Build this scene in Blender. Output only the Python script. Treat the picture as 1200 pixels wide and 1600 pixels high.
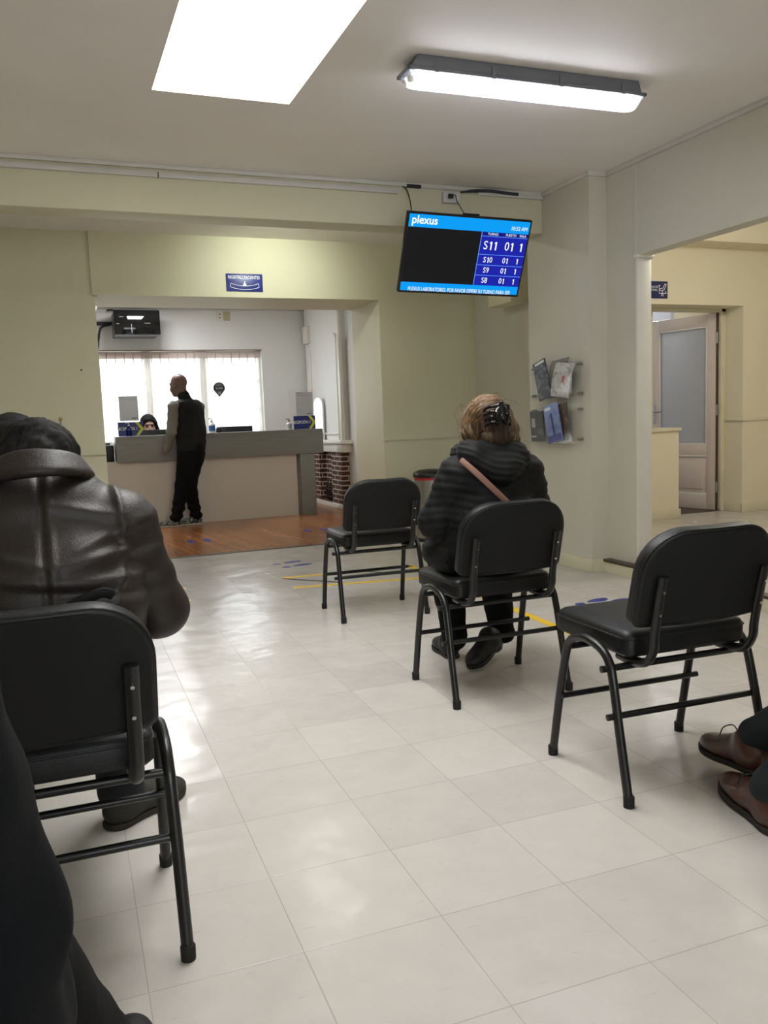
import bpy, bmesh, math, random
import numpy as np
from mathutils import Vector, Matrix

for o in list(bpy.data.objects):
    bpy.data.objects.remove(o)
scene = bpy.context.scene
COL = scene.collection

# ------------------------------------------------------------------ camera
F_PX = 1312.76
CAM_H = 1.0657
YAW, PITCH, ROLL = 0.37767904, -0.109979765, -0.0379186603
_cy, _sy = math.cos(YAW), math.sin(YAW)
_f = Vector((_sy * math.cos(PITCH), _cy * math.cos(PITCH), math.sin(PITCH)))
_r = Vector((_cy, -_sy, 0.0))
_u = _r.cross(_f)
_r2 = _r * math.cos(ROLL) + _u * math.sin(ROLL)
_u2 = -_r * math.sin(ROLL) + _u * math.cos(ROLL)
cam_data = bpy.data.cameras.new('camera')
cam_data.sensor_fit = 'VERTICAL'
cam_data.sensor_height = 36.0
cam_data.lens = F_PX / 1600.0 * 36.0
cam_data.clip_start = 0.02
cam = bpy.data.objects.new('camera', cam_data)
cam.matrix_world = Matrix(((_r2.x, _u2.x, -_f.x, 0), (_r2.y, _u2.y, -_f.y, 0), (_r2.z, _u2.z, -_f.z, CAM_H), (0, 0, 0, 1)))
COL.objects.link(cam)
scene.camera = cam

# ------------------------------------------------------------------ light and exposure
SKY_STRENGTH = 1.6          # overcast sky seen through the panes
SKYLIGHT_W = 43.0           # daylight entering the roof light
WINDOW_W = 215.0             # daylight entering the reception window
TUBE_STRENGTH = 30.0        # fluorescent tubes
SIGN_LAMP_W = 26.0           # lamp above the registration sign
RIGHT_ROOM_W = 39.0         # lamp in the corridor room on the right
BACK_FILL_W = 40.0      # daylight fill added behind the camera to brighten the room
scene.view_settings.view_transform = 'Standard'
scene.view_settings.look = 'None'
scene.view_settings.gamma = 1.0
scene.view_settings.use_curve_mapping = False
scene.view_settings.exposure = 0.22

world = bpy.data.worlds.new('overcast_sky')
scene.world = world
world.use_nodes = True
world.node_tree.nodes['Background'].inputs[0].default_value = (0.93, 0.97, 1.0, 1)
world.node_tree.nodes['Background'].inputs[1].default_value = SKY_STRENGTH

def area(name, loc, direction, sx, sy, watt, color=(1, 1, 1)):
    l = bpy.data.lights.new(name, 'AREA')
    l.shape = 'RECTANGLE'
    l.size, l.size_y = sx, sy
    l.energy = watt
    l.color = color
    o = bpy.data.objects.new(name, l)
    o.location = loc
    o.rotation_euler = Vector(direction).to_track_quat('-Z', 'Y').to_euler()
    COL.objects.link(o)
    return o

SKY_X0, SKY_X1, SKY_Y0, SKY_Y1 = 0.555, 1.2, 1.55, 4.045
CEIL = 2.575
area('daylight_roof', ((SKY_X0 + SKY_X1) / 2, (SKY_Y0 + SKY_Y1) / 2, 3.10), (0, 0, -1), 0.60, 2.4, SKYLIGHT_W, (0.985, 0.99, 1.0))
area('daylight_reception', (1.4, 13.6, 1.9), (0, -1, -0.1), 3.6, 2.2, WINDOW_W, (0.95, 0.98, 1.0))
area('fill_behind', (0.6, -2.62, 1.55), (0, 1, -0.05), 2.6, 1.2, BACK_FILL_W, (0.98, 0.985, 1.0))
scene.cycles.max_bounces = 10
scene.cycles.diffuse_bounces = 5
scene.cycles.glossy_bounces = 4
scene.cycles.transparent_max_bounces = 12
scene.cycles.sample_clamp_indirect = 6.0
scene.cycles.caustics_reflective = False
scene.cycles.caustics_refractive = False

# ------------------------------------------------------------------ materials
def lin(c):
    c /= 255.0
    return c / 12.92 if c <= 0.04045 else ((c + 0.055) / 1.055) ** 2.4

def rgb(r, g, b):
    return (lin(r), lin(g), lin(b), 1.0)

class NT:
    """small helper around a node tree"""
    def __init__(s, name):
        s.m = bpy.data.materials.new(name)
        s.m.use_nodes = True
        s.t = s.m.node_tree
        s.b = s.t.nodes['Principled BSDF']
        s.out = s.t.nodes['Material Output']
    def n(s, kind, **kw):
        x = s.t.nodes.new(kind)
        for k, v in kw.items():
            setattr(x, k, v)
        return x
    def l(s, a, b):
        s.t.links.new(a, b)
    def math(s, op, a, b=None, c=None):
        x = s.n('ShaderNodeMath', operation=op)
        for i, v in enumerate((a, b, c)):
            if v is None:
                continue
            if isinstance(v, (int, float)):
                x.inputs[i].default_value = v
            else:
                s.l(v, x.inputs[i])
        return x.outputs[0]
    def mix(s, fac, a, b):
        x = s.n('ShaderNodeMix', data_type='RGBA')
        for sock, v in ((x.inputs[0], fac), (x.inputs[6], a), (x.inputs[7], b)):
            if isinstance(v, (int, float)):
                sock.default_value = v
            elif isinstance(v, tuple):
                sock.default_value = v
            else:
                s.l(v, sock)
        return x.outputs[2]
    def noise(s, scale, detail=3, vec=None, rough=0.5):
        x = s.n('ShaderNodeTexNoise')
        x.inputs['Scale'].default_value = scale
        x.inputs['Detail'].default_value = detail
        x.inputs['Roughness'].default_value = rough
        if vec is not None:
            s.l(vec, x.inputs['Vector'])
        return x.outputs['Fac']
    def coords(s, scale=(1, 1, 1), kind='Object', rot=(0, 0, 0), loc=(0, 0, 0)):
        tc = s.n('ShaderNodeTexCoord')
        mp = s.n('ShaderNodeMapping')
        mp.inputs['Scale'].default_value = scale
        mp.inputs['Rotation'].default_value = rot
        mp.inputs['Location'].default_value = loc
        s.l(tc.outputs[kind], mp.inputs['Vector'])
        return mp.outputs[0]
    def ramp(s, fac, stops):
        x = s.n('ShaderNodeValToRGB')
        while len(x.color_ramp.elements) < len(stops):
            x.color_ramp.elements.new(0.5)
        for e, (p, c) in zip(x.color_ramp.elements, stops):
            e.position = p
            e.color = c
        s.l(fac, x.inputs[0])
        return x.outputs[0]
    def bump(s, h, strength=0.2, dist=0.01):
        x = s.n('ShaderNodeBump')
        x.inputs['Strength'].default_value = strength
        x.inputs['Distance'].default_value = dist
        s.l(h, x.inputs['Height'])
        s.l(x.outputs[0], s.b.inputs['Normal'])

def mat(name, col, rough=0.5, metal=0.0, var=0.06, vscale=6.0, bump=0.0, bscale=60.0, stretch=(1, 1, 1), coat=0.0, sheen=0.0, spec=0.5):
    """procedural coloured surface with slight noise variation and bump"""
    k = NT(name)
    v = k.coords(stretch)
    nz = k.noise(vscale, 4, v)
    dark = tuple(c * (1 - var) for c in col[:3]) + (1,)
    lite = tuple(min(1, c * (1 + var)) for c in col[:3]) + (1,)
    k.l(k.mix(nz, dark, lite), k.b.inputs['Base Color'])
    k.b.inputs['Roughness'].default_value = rough
    k.b.inputs['Metallic'].default_value = metal
    k.b.inputs['Coat Weight'].default_value = coat
    k.b.inputs['Sheen Weight'].default_value = sheen
    k.b.inputs['Specular IOR Level'].default_value = spec
    if bump:
        k.bump(k.noise(bscale, 4, v), bump, 0.004)
    return k.m

def emit(name, col, strength):
    k = NT(name)
    e = k.n('ShaderNodeEmission')
    e.inputs[0].default_value = col
    e.inputs[1].default_value = strength
    k.l(e.outputs[0], k.out.inputs[0])
    return k.m

def clear(name, tint=(1, 1, 1, 1), amount=0.85, rough=0.05):
    """thin clear sheet: mostly transparent with a gloss"""
    k = NT(name)
    t = k.n('ShaderNodeBsdfTransparent')
    t.inputs[0].default_value = tint
    g = k.n('ShaderNodeBsdfGlossy')
    g.inputs['Roughness'].default_value = rough
    m = k.n('ShaderNodeMixShader')
    fr = k.n('ShaderNodeFresnel')
    fr.inputs[0].default_value = 1.45
    k.l(k.math('MULTIPLY', fr.outputs[0], 0.05), m.inputs[0])
    # (amount tints how clear the sheet is)
    t.inputs[0].default_value = tuple(c * (0.5 + 0.5 * amount) for c in tint[:3]) + (1,)
    k.l(t.outputs[0], m.inputs[1])
    k.l(g.outputs[0], m.inputs[2])
    k.l(m.outputs[0], k.out.inputs[0])
    return k.m

M = {}
def wall_paint(name, col, bump=0.08):
    return mat(name, col, 0.6, var=0.05, vscale=1.7, bump=bump, bscale=35.0)
M['cream'] = wall_paint('cream_wall_paint', rgb(217, 212, 185))
M['pale'] = wall_paint('cool_lit_wall_paint', rgb(208, 205, 191))  # cream walls greyed here to paint in the cool tube light
M['white_wall'] = wall_paint('white_reception_paint', rgb(234, 234, 231))
M['warm'] = wall_paint('warm_corridor_paint', rgb(226, 219, 192))
M['ceil'] = wall_paint('ceiling_paint', rgb(242, 237, 232), 0.12)
M['trim'] = mat('painted_trim', rgb(214, 212, 204), 0.4)
M['trimcream'] = mat('cream_gloss_trim', rgb(214, 208, 182), 0.35)
M['white'] = mat('white_gloss_paint', rgb(232, 229, 220), 0.35)
M['duct'] = mat('white_plastic_duct', rgb(208, 206, 202), 0.4)
M['blackplastic'] = mat('black_plastic', rgb(22, 23, 24), 0.4, bump=0.05, bscale=200)
M['darkwood'] = mat('dark_brown_wood', rgb(74, 58, 45), 0.5, var=0.35, vscale=8, stretch=(12, 1, 12))
M['steel'] = mat('brushed_steel', rgb(170, 170, 168), 0.28, 1.0, var=0.1, vscale=30, stretch=(40, 40, 1))
M['chrome'] = mat('polished_metal', rgb(190, 190, 190), 0.15, 1.0)
M['navy'] = mat('navy_sign_blue', rgb(32, 44, 130), 0.4, var=0.03)
M['navyfloor'] = mat('navy_sticker', rgb(44, 54, 150), 0.4, var=0.1, vscale=40)
M['darknavy'] = mat('dark_navy_sign', rgb(30, 42, 88), 0.4, var=0.03)
M['letter'] = mat('white_lettering', rgb(236, 238, 240), 0.5, var=0.02)
M['lilac'] = mat('pale_lilac_lettering', rgb(190, 196, 236), 0.5, var=0.02)
M['lime'] = mat('lime_chevron', rgb(214, 222, 40), 0.4, var=0.03)
M['yellow'] = mat('yellow_floor_tape', rgb(236, 196, 44), 0.45, var=0.1, vscale=25)
M['blacktape'] = mat('black_floor_tape', rgb(30, 30, 28), 0.5)
def thin_paper():
    k = NT('printed_paper')
    d = k.n('ShaderNodeBsdfDiffuse')
    k.l(k.mix(k.noise(20, 3, k.coords()), rgb(214, 214, 214), rgb(230, 230, 230)), d.inputs[0])
    t = k.n('ShaderNodeBsdfTranslucent'); t.inputs[0].default_value = rgb(205, 205, 207)
    m = k.n('ShaderNodeMixShader'); m.inputs[0].default_value = 0.45
    k.l(d.outputs[0], m.inputs[1]); k.l(t.outputs[0], m.inputs[2]); k.l(m.outputs[0], k.out.inputs[0])
    return k.m
M['paper'] = thin_paper()
M['greyprint'] = mat('grey_print', rgb(120, 122, 124), 0.6, var=0.2, vscale=60)
M['acrylic'] = clear('clear_acrylic', (0.99, 0.99, 0.99, 1), 0.98, 0.12)
M['red'] = mat('red_plastic', rgb(190, 40, 50), 0.35)

# chair surfaces
def vinyl_black():
    k = NT('black_vinyl')
    v = k.coords()
    n1 = k.noise(5, 4, v)
    k.l(k.mix(n1, rgb(13, 14, 15), rgb(20, 21, 22)), k.b.inputs['Base Color'])
    k.b.inputs['Roughness'].default_value = 0.45
    k.b.inputs['Specular IOR Level'].default_value = 0.4
    vor = k.n('ShaderNodeTexVoronoi')
    vor.inputs['Scale'].default_value = 420
    k.l(v, vor.inputs['Vector'])
    k.bump(k.math('ADD', k.math('MULTIPLY', vor.outputs['Distance'], 0.15), k.noise(14, 3, v)), 0.18, 0.01)
    return k.m
M['vinyl'] = vinyl_black()
M['backcloth'] = mat('black_back_cloth', rgb(15, 16, 16), 0.85, var=0.1, vscale=400, bump=0.15, bscale=500)
M['tubeblack'] = mat('black_powder_coat', rgb(15, 16, 16), 0.38, bump=0.04, bscale=300, coat=0.15)
M['rubber'] = mat('black_rubber', rgb(18, 18, 19), 0.75)

# floor: vinyl tile
TILE, TH, OX, OY = 0.305, -0.0202506486, 1.39274716 * 0.305, 8.0952375 * 0.305
def vinyl_floor():
    k = NT('vinyl_floor_tile')
    tc = k.n('ShaderNodeTexCoord')
    sep = k.n('ShaderNodeSeparateXYZ')
    k.l(tc.outputs['Object'], sep.inputs[0])
    x = k.math('SUBTRACT', sep.outputs[0], OX)
    y = k.math('SUBTRACT', sep.outputs[1], OY)
    c, s_ = math.cos(TH), math.sin(TH)
    u = k.math('DIVIDE', k.math('ADD', k.math('MULTIPLY', x, c), k.math('MULTIPLY', y, s_)), TILE)
    w = k.math('DIVIDE', k.math('SUBTRACT', k.math('MULTIPLY', y, c), k.math('MULTIPLY', x, s_)), TILE)
    def edge(q):
        fr = k.math('FRACT', k.math('ADD', q, 100.0))
        return k.math('MINIMUM', fr, k.math('SUBTRACT', 1.0, fr))
    d = k.math('MULTIPLY', k.math('MINIMUM', edge(u), edge(w)), TILE)
    seam = k.n('ShaderNodeMapRange')
    seam.inputs['From Min'].default_value = 0.0005
    seam.inputs['From Max'].default_value = 0.0016
    seam.inputs['To Min'].default_value = 1.0
    seam.inputs['To Max'].default_value = 0.0
    k.l(d, seam.inputs['Value'])
    cell = k.n('ShaderNodeCombineXYZ')
    k.l(k.math('FLOOR', k.math('ADD', u, 100.0)), cell.inputs[0])
    k.l(k.math('FLOOR', k.math('ADD', w, 100.0)), cell.inputs[1])
    wn = k.n('ShaderNodeTexWhiteNoise', noise_dimensions='2D')
    k.l(cell.outputs[0], wn.inputs['Vector'])
    mot = k.noise(9.0, 6, tc.outputs['Object'], 0.65)
    streak_v = k.n('ShaderNodeMapping')
    streak_v.inputs['Rotation'].default_value = (0, 0, 0.7)
    streak_v.inputs['Scale'].default_value = (18, 70, 1)
    k.l(tc.outputs['Object'], streak_v.inputs['Vector'])
    fleck = k.ramp(k.noise(1.0, 3, streak_v.outputs[0]), [(0.0, (0, 0, 0, 1)), (0.66, (0, 0, 0, 1)), (0.74, (1, 1, 1, 1)), (1, (1, 1, 1, 1))])
    base = k.mix(k.math('ADD', k.math('MULTIPLY', mot, 0.7), k.math('MULTIPLY', wn.outputs['Value'], 0.3)), rgb(182, 177, 171), rgb(208, 203, 196))
    base = k.mix(k.math('MULTIPLY', fleck, 0.28), base, rgb(158, 152, 140))
    specks = k.ramp(k.noise(55.0, 2, tc.outputs['Object']), [(0.0, (0, 0, 0, 1)), (0.78, (0, 0, 0, 1)), (0.80, (1, 1, 1, 1)), (1, (1, 1, 1, 1))])
    base = k.mix(k.math('MULTIPLY', specks, 0.35), base, rgb(120, 112, 100))
    base = k.mix(k.math('MULTIPLY', seam.outputs[0], 0.42), base, rgb(140, 122, 110))
    k.l(base, k.b.inputs['Base Color'])
    rr = k.n('ShaderNodeMapRange')
    rr.inputs['To Min'].default_value = 0.14
    rr.inputs['To Max'].default_value = 0.32
    k.l(k.noise(5.0, 5, tc.outputs['Object']), rr.inputs['Value'])
    k.l(rr.outputs[0], k.b.inputs['Roughness'])
    k.b.inputs['Specular IOR Level'].default_value = 0.34
    # each tile sits at a slightly different tilt, and the wax is wavy
    wn2 = k.n('ShaderNodeTexWhiteNoise', noise_dimensions='3D')
    cell2 = k.n('ShaderNodeVectorMath', operation='ADD')
    cell2.inputs[1].default_value = (17.3, 5.1, 3.0)
    k.l(cell.outputs[0], cell2.inputs[0])
    k.l(cell2.outputs[0], wn2.inputs['Vector'])
    tilt = k.math('ADD', k.math('MULTIPLY', k.math('FRACT', k.math('ADD', u, 100.0)), k.math('SUBTRACT', wn.outputs['Value'], 0.5)),
                  k.math('MULTIPLY', k.math('FRACT', k.math('ADD', w, 100.0)), k.math('SUBTRACT', wn2.outputs['Value'], 0.5)))
    wave = k.noise(4.5, 2, tc.outputs['Object'])
    fine = k.noise(38.0, 3, tc.outputs['Object'])
    h = k.math('ADD', k.math('MULTIPLY', tilt, 0.30), k.math('ADD', k.math('MULTIPLY', wave, 0.7), k.math('MULTIPLY', fine, 0.03)))
    h = k.math('SUBTRACT', h, k.math('MULTIPLY', seam.outputs[0], 0.03))
    k.bump(h, 0.55, 0.02)
    return k.m
M['floor'] = vinyl_floor()

def wood_floor():
    k = NT('polished_wood_boards')
    v = k.coords()
    sep = k.n('ShaderNodeSeparateXYZ')
    k.l(v, sep.inputs[0])
    # narrow boards running towards the counter on a slight diagonal
    q = k.math('DIVIDE', k.math('ADD', sep.outputs[0], k.math('MULTIPLY', sep.outputs[1], 0.12)), 0.07)
    idx = k.math('FLOOR', k.math('ADD', q, 100.0))
    fr = k.math('FRACT', k.math('ADD', q, 100.0))
    gap = k.math('LESS_THAN', k.math('MINIMUM', fr, k.math('SUBTRACT', 1.0, fr)), 0.035)
    wn = k.n('ShaderNodeTexWhiteNoise', noise_dimensions='1D')
    k.l(idx, wn.inputs['W'])
    grain = k.noise(1.0, 5, k.coords((60, 3, 1)))
    base = k.mix(k.math('ADD', k.math('MULTIPLY', wn.outputs['Value'], 0.5), k.math('MULTIPLY', grain, 0.5)), rgb(140, 88, 52), rgb(186, 126, 80))
    base = k.mix(k.math('MULTIPLY', gap, 0.7), base, rgb(60, 32, 16))
    k.l(base, k.b.inputs['Base Color'])
    k.b.inputs['Roughness'].default_value = 0.22
    k.bump(k.noise(7, 3, v), 0.12, 0.02)
    return k.m
M['wood'] = wood_floor()

def grey_wood():
    k = NT('grey_wood_laminate')
    g = k.noise(1.0, 6, k.coords((3, 3, 55)), 0.6)
    k.l(k.mix(g, rgb(108, 110, 106), rgb(146, 147, 142)), k.b.inputs['Base Color'])
    k.b.inputs['Roughness'].default_value = 0.45
    k.bump(g, 0.08, 0.004)
    return k.m
M['greywood'] = grey_wood()
M['counterwhite'] = mat('off_white_panel', rgb(200, 192, 182), 0.5, var=0.03)

def brick():
    k = NT('red_brick_courses')
    tc = k.n('ShaderNodeTexCoord')
    sep = k.n('ShaderNodeSeparateXYZ')
    k.l(tc.outputs['Object'], sep.inputs[0])
    cmb = k.n('ShaderNodeCombineXYZ')
    k.l(k.math('ADD', sep.outputs[1], sep.outputs[0]), cmb.inputs[0])
    k.l(sep.outputs[2], cmb.inputs[1])
    b = k.n('ShaderNodeTexBrick')
    b.inputs['Color1'].default_value = rgb(96, 62, 50)
    b.inputs['Color2'].default_value = rgb(70, 44, 36)
    b.inputs['Mortar'].default_value = rgb(196, 188, 178)
    b.inputs['Scale'].default_value = 1.0
    b.inputs['Mortar Size'].default_value = 0.007
    b.inputs['Brick Width'].default_value = 0.21
    b.inputs['Row Height'].default_value = 0.058
    k.l(cmb.outputs[0], b.inputs['Vector'])
    k.l(b.outputs[0], k.b.inputs['Base Color'])
    k.b.inputs['Roughness'].default_value = 0.85
    k.bump(k.math('ADD', k.math('MULTIPLY', b.outputs['Fac'], -1.0), k.noise(60, 3, tc.outputs['Object'])), 0.4, 0.01)
    return k.m
M['brick'] = brick()

def curtain_mat():
    k = NT('sheer_white_curtain')
    d = k.n('ShaderNodeBsdfDiffuse')
    d.inputs[0].default_value = (0.82, 0.80, 0.77, 1)
    t = k.n('ShaderNodeBsdfTranslucent')
    t.inputs[0].default_value = (0.9, 0.89, 0.86, 1)
    tr = k.n('ShaderNodeBsdfTransparent')
    m1 = k.n('ShaderNodeMixShader')
    m1.inputs[0].default_value = 0.62
    k.l(d.outputs[0], m1.inputs[1])
    k.l(t.outputs[0], m1.inputs[2])
    m2 = k.n('ShaderNodeMixShader')
    weave = k.noise(900, 1, k.coords())
    k.l(k.math('MULTIPLY', weave, 0.75), m2.inputs[0])
    k.l(m1.outputs[0], m2.inputs[1])
    k.l(tr.outputs[0], m2.inputs[2])
    k.l(m2.outputs[0], k.out.inputs[0])
    return k.m
M['curtain'] = curtain_mat()

# ------------------------------------------------------------------ mesh helpers
class MB:
    def __init__(s):
        s.v, s.f = [], []
    def add(s, vs, fs):
        o = len(s.v)
        s.v += [tuple(p) for p in vs]
        s.f += [tuple(i + o for i in f) for f in fs]
        return s
    def box(s, a, b, rot=None, piv=None):
        x0, y0, z0 = a
        x1, y1, z1 = b
        vs = [Vector(p) for p in ((x0, y0, z0), (x1, y0, z0), (x1, y1, z0), (x0, y1, z0), (x0, y0, z1), (x1, y0, z1), (x1, y1, z1), (x0, y1, z1))]
        if rot is not None:
            c = Vector(piv) if piv else (Vector(a) + Vector(b)) / 2
            vs = [rot @ (p - c) + c for p in vs]
        return s.add(vs, [(0, 3, 2, 1), (4, 5, 6, 7), (0, 1, 5, 4), (1, 2, 6, 5), (2, 3, 7, 6), (3, 0, 4, 7)])
    def tube(s, path, r, seg=12, caps=True, flat=None):
        """r: number or list; flat: (direction vector, factor) squash of the section"""
        P = [Vector(p) for p in path]
        n = len(P)
        R = r if isinstance(r, (list, tuple)) else [r] * n
        rings = []
        prev = None
        for i, p in enumerate(P):
            t = (P[min(i + 1, n - 1)] - P[max(i - 1, 0)]).normalized()
            if prev is None:
                ref = Vector((0, 0, 1)) if abs(t.z) < 0.9 else Vector((0, 1, 0))
                a = t.cross(ref).normalized()
            else:
                a = (prev - t * prev.dot(t)).normalized()
            prev = a
            b = t.cross(a)
            ring = []
            for k in range(seg):
                w = 2 * math.pi * k / seg
                d = a * math.cos(w) * R[i] + b * math.sin(w) * R[i]
                if flat:
                    fd = Vector(flat[0]).normalized()
                    d = d - fd * d.dot(fd) * (1 - flat[1])
                ring.append(p + d)
            rings.append(ring)
        vs = [q for ring in rings for q in ring]
        fs = []
        for i in range(n - 1):
            for k in range(seg):
                a0, a1 = i * seg + k, i * seg + (k + 1) % seg
                fs.append((a0, a1, a1 + seg, a0 + seg))
        if caps:
            fs.append(tuple(range(seg))[::-1])
            fs.append(tuple((n - 1) * seg + k for k in range(seg)))
        return s.add(vs, fs)
    def lathe(s, prof, seg=32, c=(0, 0, 0), axis='z'):
        vs, fs = [], []
        for r, z in prof:
            for k in range(seg):
                w = 2 * math.pi * k / seg
                p = (r * math.cos(w), r * math.sin(w), z)
                if axis == 'y':
                    p = (p[0], p[2], p[1])
                if axis == 'x':
                    p = (p[2], p[0], p[1])
                vs.append((p[0] + c[0], p[1] + c[1], p[2] + c[2]))
        n = len(prof)
        for i in range(n - 1):
            for k in range(seg):
                a0, a1 = i * seg + k, i * seg + (k + 1) % seg
                fs.append((a0, a1, a1 + seg, a0 + seg))
        if prof[0][0] > 1e-6:
            fs.append(tuple(range(seg))[::-1])
        if prof[-1][0] > 1e-6:
            fs.append(tuple((n - 1) * seg + k for k in range(seg)))
        return s.add(vs, fs)
    def prism(s, outline, layers, frame):
        """outline: list of (u, v); layers: list of (depth, inset scale fn or offset); frame: fn(u, v, d) -> xyz"""
        n = len(outline)
        vs, fs = [], []
        for d, inset in layers:
            for u, v in offset_poly(outline, inset):
                vs.append(frame(u, v, d))
        for i in range(len(layers) - 1):
            for k in range(n):
                a0, a1 = i * n + k, i * n + (k + 1) % n
                fs.append((a0, a1, a1 + n, a0 + n))
        fs.append(tuple(range(n))[::-1])
        fs.append(tuple((len(layers) - 1) * n + k for k in range(n)))
        return s.add(vs, fs)
    def build(s, name, m, parent=None, smooth=None, bevel=0.0, seg=2):
        me = bpy.data.meshes.new(name)
        me.from_pydata([tuple(p) for p in s.v], [], s.f)
        bm = bmesh.new()
        bm.from_mesh(me)
        bmesh.ops.recalc_face_normals(bm, faces=bm.faces)
        if bevel:
            es = [e for e in bm.edges if len(e.link_faces) == 2 and e.calc_face_angle(0) > 0.6]
            bmesh.ops.bevel(bm, geom=es, offset=bevel, segments=seg, affect='EDGES', profile=0.5, clamp_overlap=True)
        if smooth is not None or bevel:
            ang = math.radians(smooth if smooth is not None else 45)
            for f in bm.faces:
                f.smooth = True
            for e in bm.edges:
                e.smooth = not (len(e.link_faces) == 2 and e.calc_face_angle(0) > ang)
        bm.to_mesh(me)
        bm.free()
        return link(name, me, m, parent)

def link(name, me, m, parent=None):
    if m is not None:
        me.materials.append(m)
    o = bpy.data.objects.new(name, me)
    COL.objects.link(o)
    if parent is not None:
        o.parent = parent
    return o

def offset_poly(pts, d):
    if not d:
        return list(pts)
    if d > 0.012:
        q = offset_poly(pts, 0.012)
        xs, ys = [p[0] for p in q], [p[1] for p in q]
        cx, cy, hx, hy = (min(xs) + max(xs)) / 2, (min(ys) + max(ys)) / 2, (max(xs) - min(xs)) / 2, (max(ys) - min(ys)) / 2
        kx, ky = max(0.02, 1 - (d - 0.012) / hx), max(0.02, 1 - (d - 0.012) / hy)
        return [(cx + (p[0] - cx) * kx, cy + (p[1] - cy) * ky) for p in q]
    n = len(pts)
    area2 = sum(pts[i][0] * pts[(i + 1) % n][1] - pts[(i + 1) % n][0] * pts[i][1] for i in range(n))
    sg = 1 if area2 > 0 else -1
    out = []
    for i in range(n):
        p0, p1, p2 = Vector(pts[i - 1]), Vector(pts[i]), Vector(pts[(i + 1) % n])
        e1, e2 = (p1 - p0), (p2 - p1)
        n1 = Vector((-e1.y, e1.x)).normalized() * sg if e1.length > 1e-9 else Vector((0, 0))
        n2 = Vector((-e2.y, e2.x)).normalized() * sg if e2.length > 1e-9 else n1
        b = n1 + n2
        if b.length < 1e-6:
            b = n1
        b.normalize()
        c = max(0.35, b.dot(n1))
        q = p1 + b * (d / c)
        out.append((q.x, q.y))
    return out

def rrect(x0, y0, x1, y1, r, seg=6):
    """rounded rectangle; r = one radius or (bl, br, tr, tl)"""
    if not isinstance(r, (list, tuple)):
        r = (r,) * 4
    out = []
    for (cx, cy, a0, rr) in ((x0 + r[0], y0 + r[0], 180, r[0]), (x1 - r[1], y0 + r[1], 270, r[1]), (x1 - r[2], y1 - r[2], 0, r[2]), (x0 + r[3], y1 - r[3], 90, r[3])):
        for k in range(seg + 1):
            a = math.radians(a0 + 90.0 * k / seg)
            out.append((cx + rr * math.cos(a), cy + rr * math.sin(a)))
    return out

def bez(pts, n=12):
    """Catmull-Rom through points"""
    P = [Vector(p) for p in pts]
    P = [P[0] * 2 - P[1]] + P + [P[-1] * 2 - P[-2]]
    out = []
    for i in range(1, len(P) - 2):
        for k in range(n):
            t = k / n
            a, b, c, d = P[i - 1], P[i], P[i + 1], P[i + 2]
            out.append(0.5 * ((2 * b) + (c - a) * t + (2 * a - 5 * b + 4 * c - d) * t * t + (3 * b - a - 3 * c + d) * t ** 3))
    out.append(P[-2])
    return out

def tag(o, label, cat, group=None, kind=None):
    if label:
        o['label'] = label
    if cat:
        o['category'] = cat
    if group:
        o['group'] = group
    if kind:
        o['kind'] = kind
    return o

def thing(name, label, cat, loc=(0, 0, 0), rotz=0.0, group=None):
    o = bpy.data.objects.new(name, None)
    o.empty_display_size = 0.1
    o.location = loc
    o.rotation_euler = (0, 0, rotz)
    COL.objects.link(o)
    return tag(o, label, cat, group)

def struct(name, mb, m, label=None, cat=None, **kw):
    o = mb.build(name, m, None, **kw)
    o['kind'] = 'structure'
    return tag(o, label, cat)

def dup(root, loc, rotz, label, group=None):
    def cp(o, parent):
        c = o.copy()
        COL.objects.link(c)
        if parent is not None:
            c.parent = parent
        for ch in [x for x in bpy.data.objects if x.parent == o]:
            cp(ch, c)
        return c
    kids = {}
    for x in bpy.data.objects:
        if x.parent:
            kids.setdefault(x.parent.name, []).append(x)
    def cp2(o, parent):
        c = o.copy()
        COL.objects.link(c)
        if parent is not None:
            c.parent = parent
        for ch in kids.get(o.name, []):
            cp2(ch, c)
        return c
    r = cp2(root, None)
    r.location = loc
    r.rotation_euler = (0, 0, rotz)
    r['label'] = label
    if group:
        r['group'] = group
    return r

def text(name, body, size, m, parent, pos, right=(1, 0, 0), up=(0, 0, 1), align='CENTER', squeeze=1.0, bold=0.0, shear=0.0, thick=0.0004):
    cu = bpy.data.curves.new(name, 'FONT')
    cu.body = body
    cu.size = size
    cu.align_x = align
    cu.align_y = 'CENTER'
    cu.extrude = thick
    cu.offset = bold
    cu.shear = shear
    cu.resolution_u = 4
    tmp = bpy.data.objects.new('tmp_text', cu)
    COL.objects.link(tmp)
    bpy.context.view_layer.update()
    dg = bpy.context.evaluated_depsgraph_get()
    me = bpy.data.meshes.new_from_object(tmp.evaluated_get(dg))
    bpy.data.objects.remove(tmp)
    bpy.data.curves.remove(cu)
    me.name = name
    r, u = Vector(right).normalized(), Vector(up).normalized()
    nn = r.cross(u)
    mt = Matrix(((r.x * squeeze, u.x, nn.x, pos[0]), (r.y * squeeze, u.y, nn.y, pos[1]), (r.z * squeeze, u.z, nn.z, pos[2]), (0, 0, 0, 1)))
    me.transform(mt)
    me.materials.clear()
    return link(name, me, m, parent)

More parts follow.
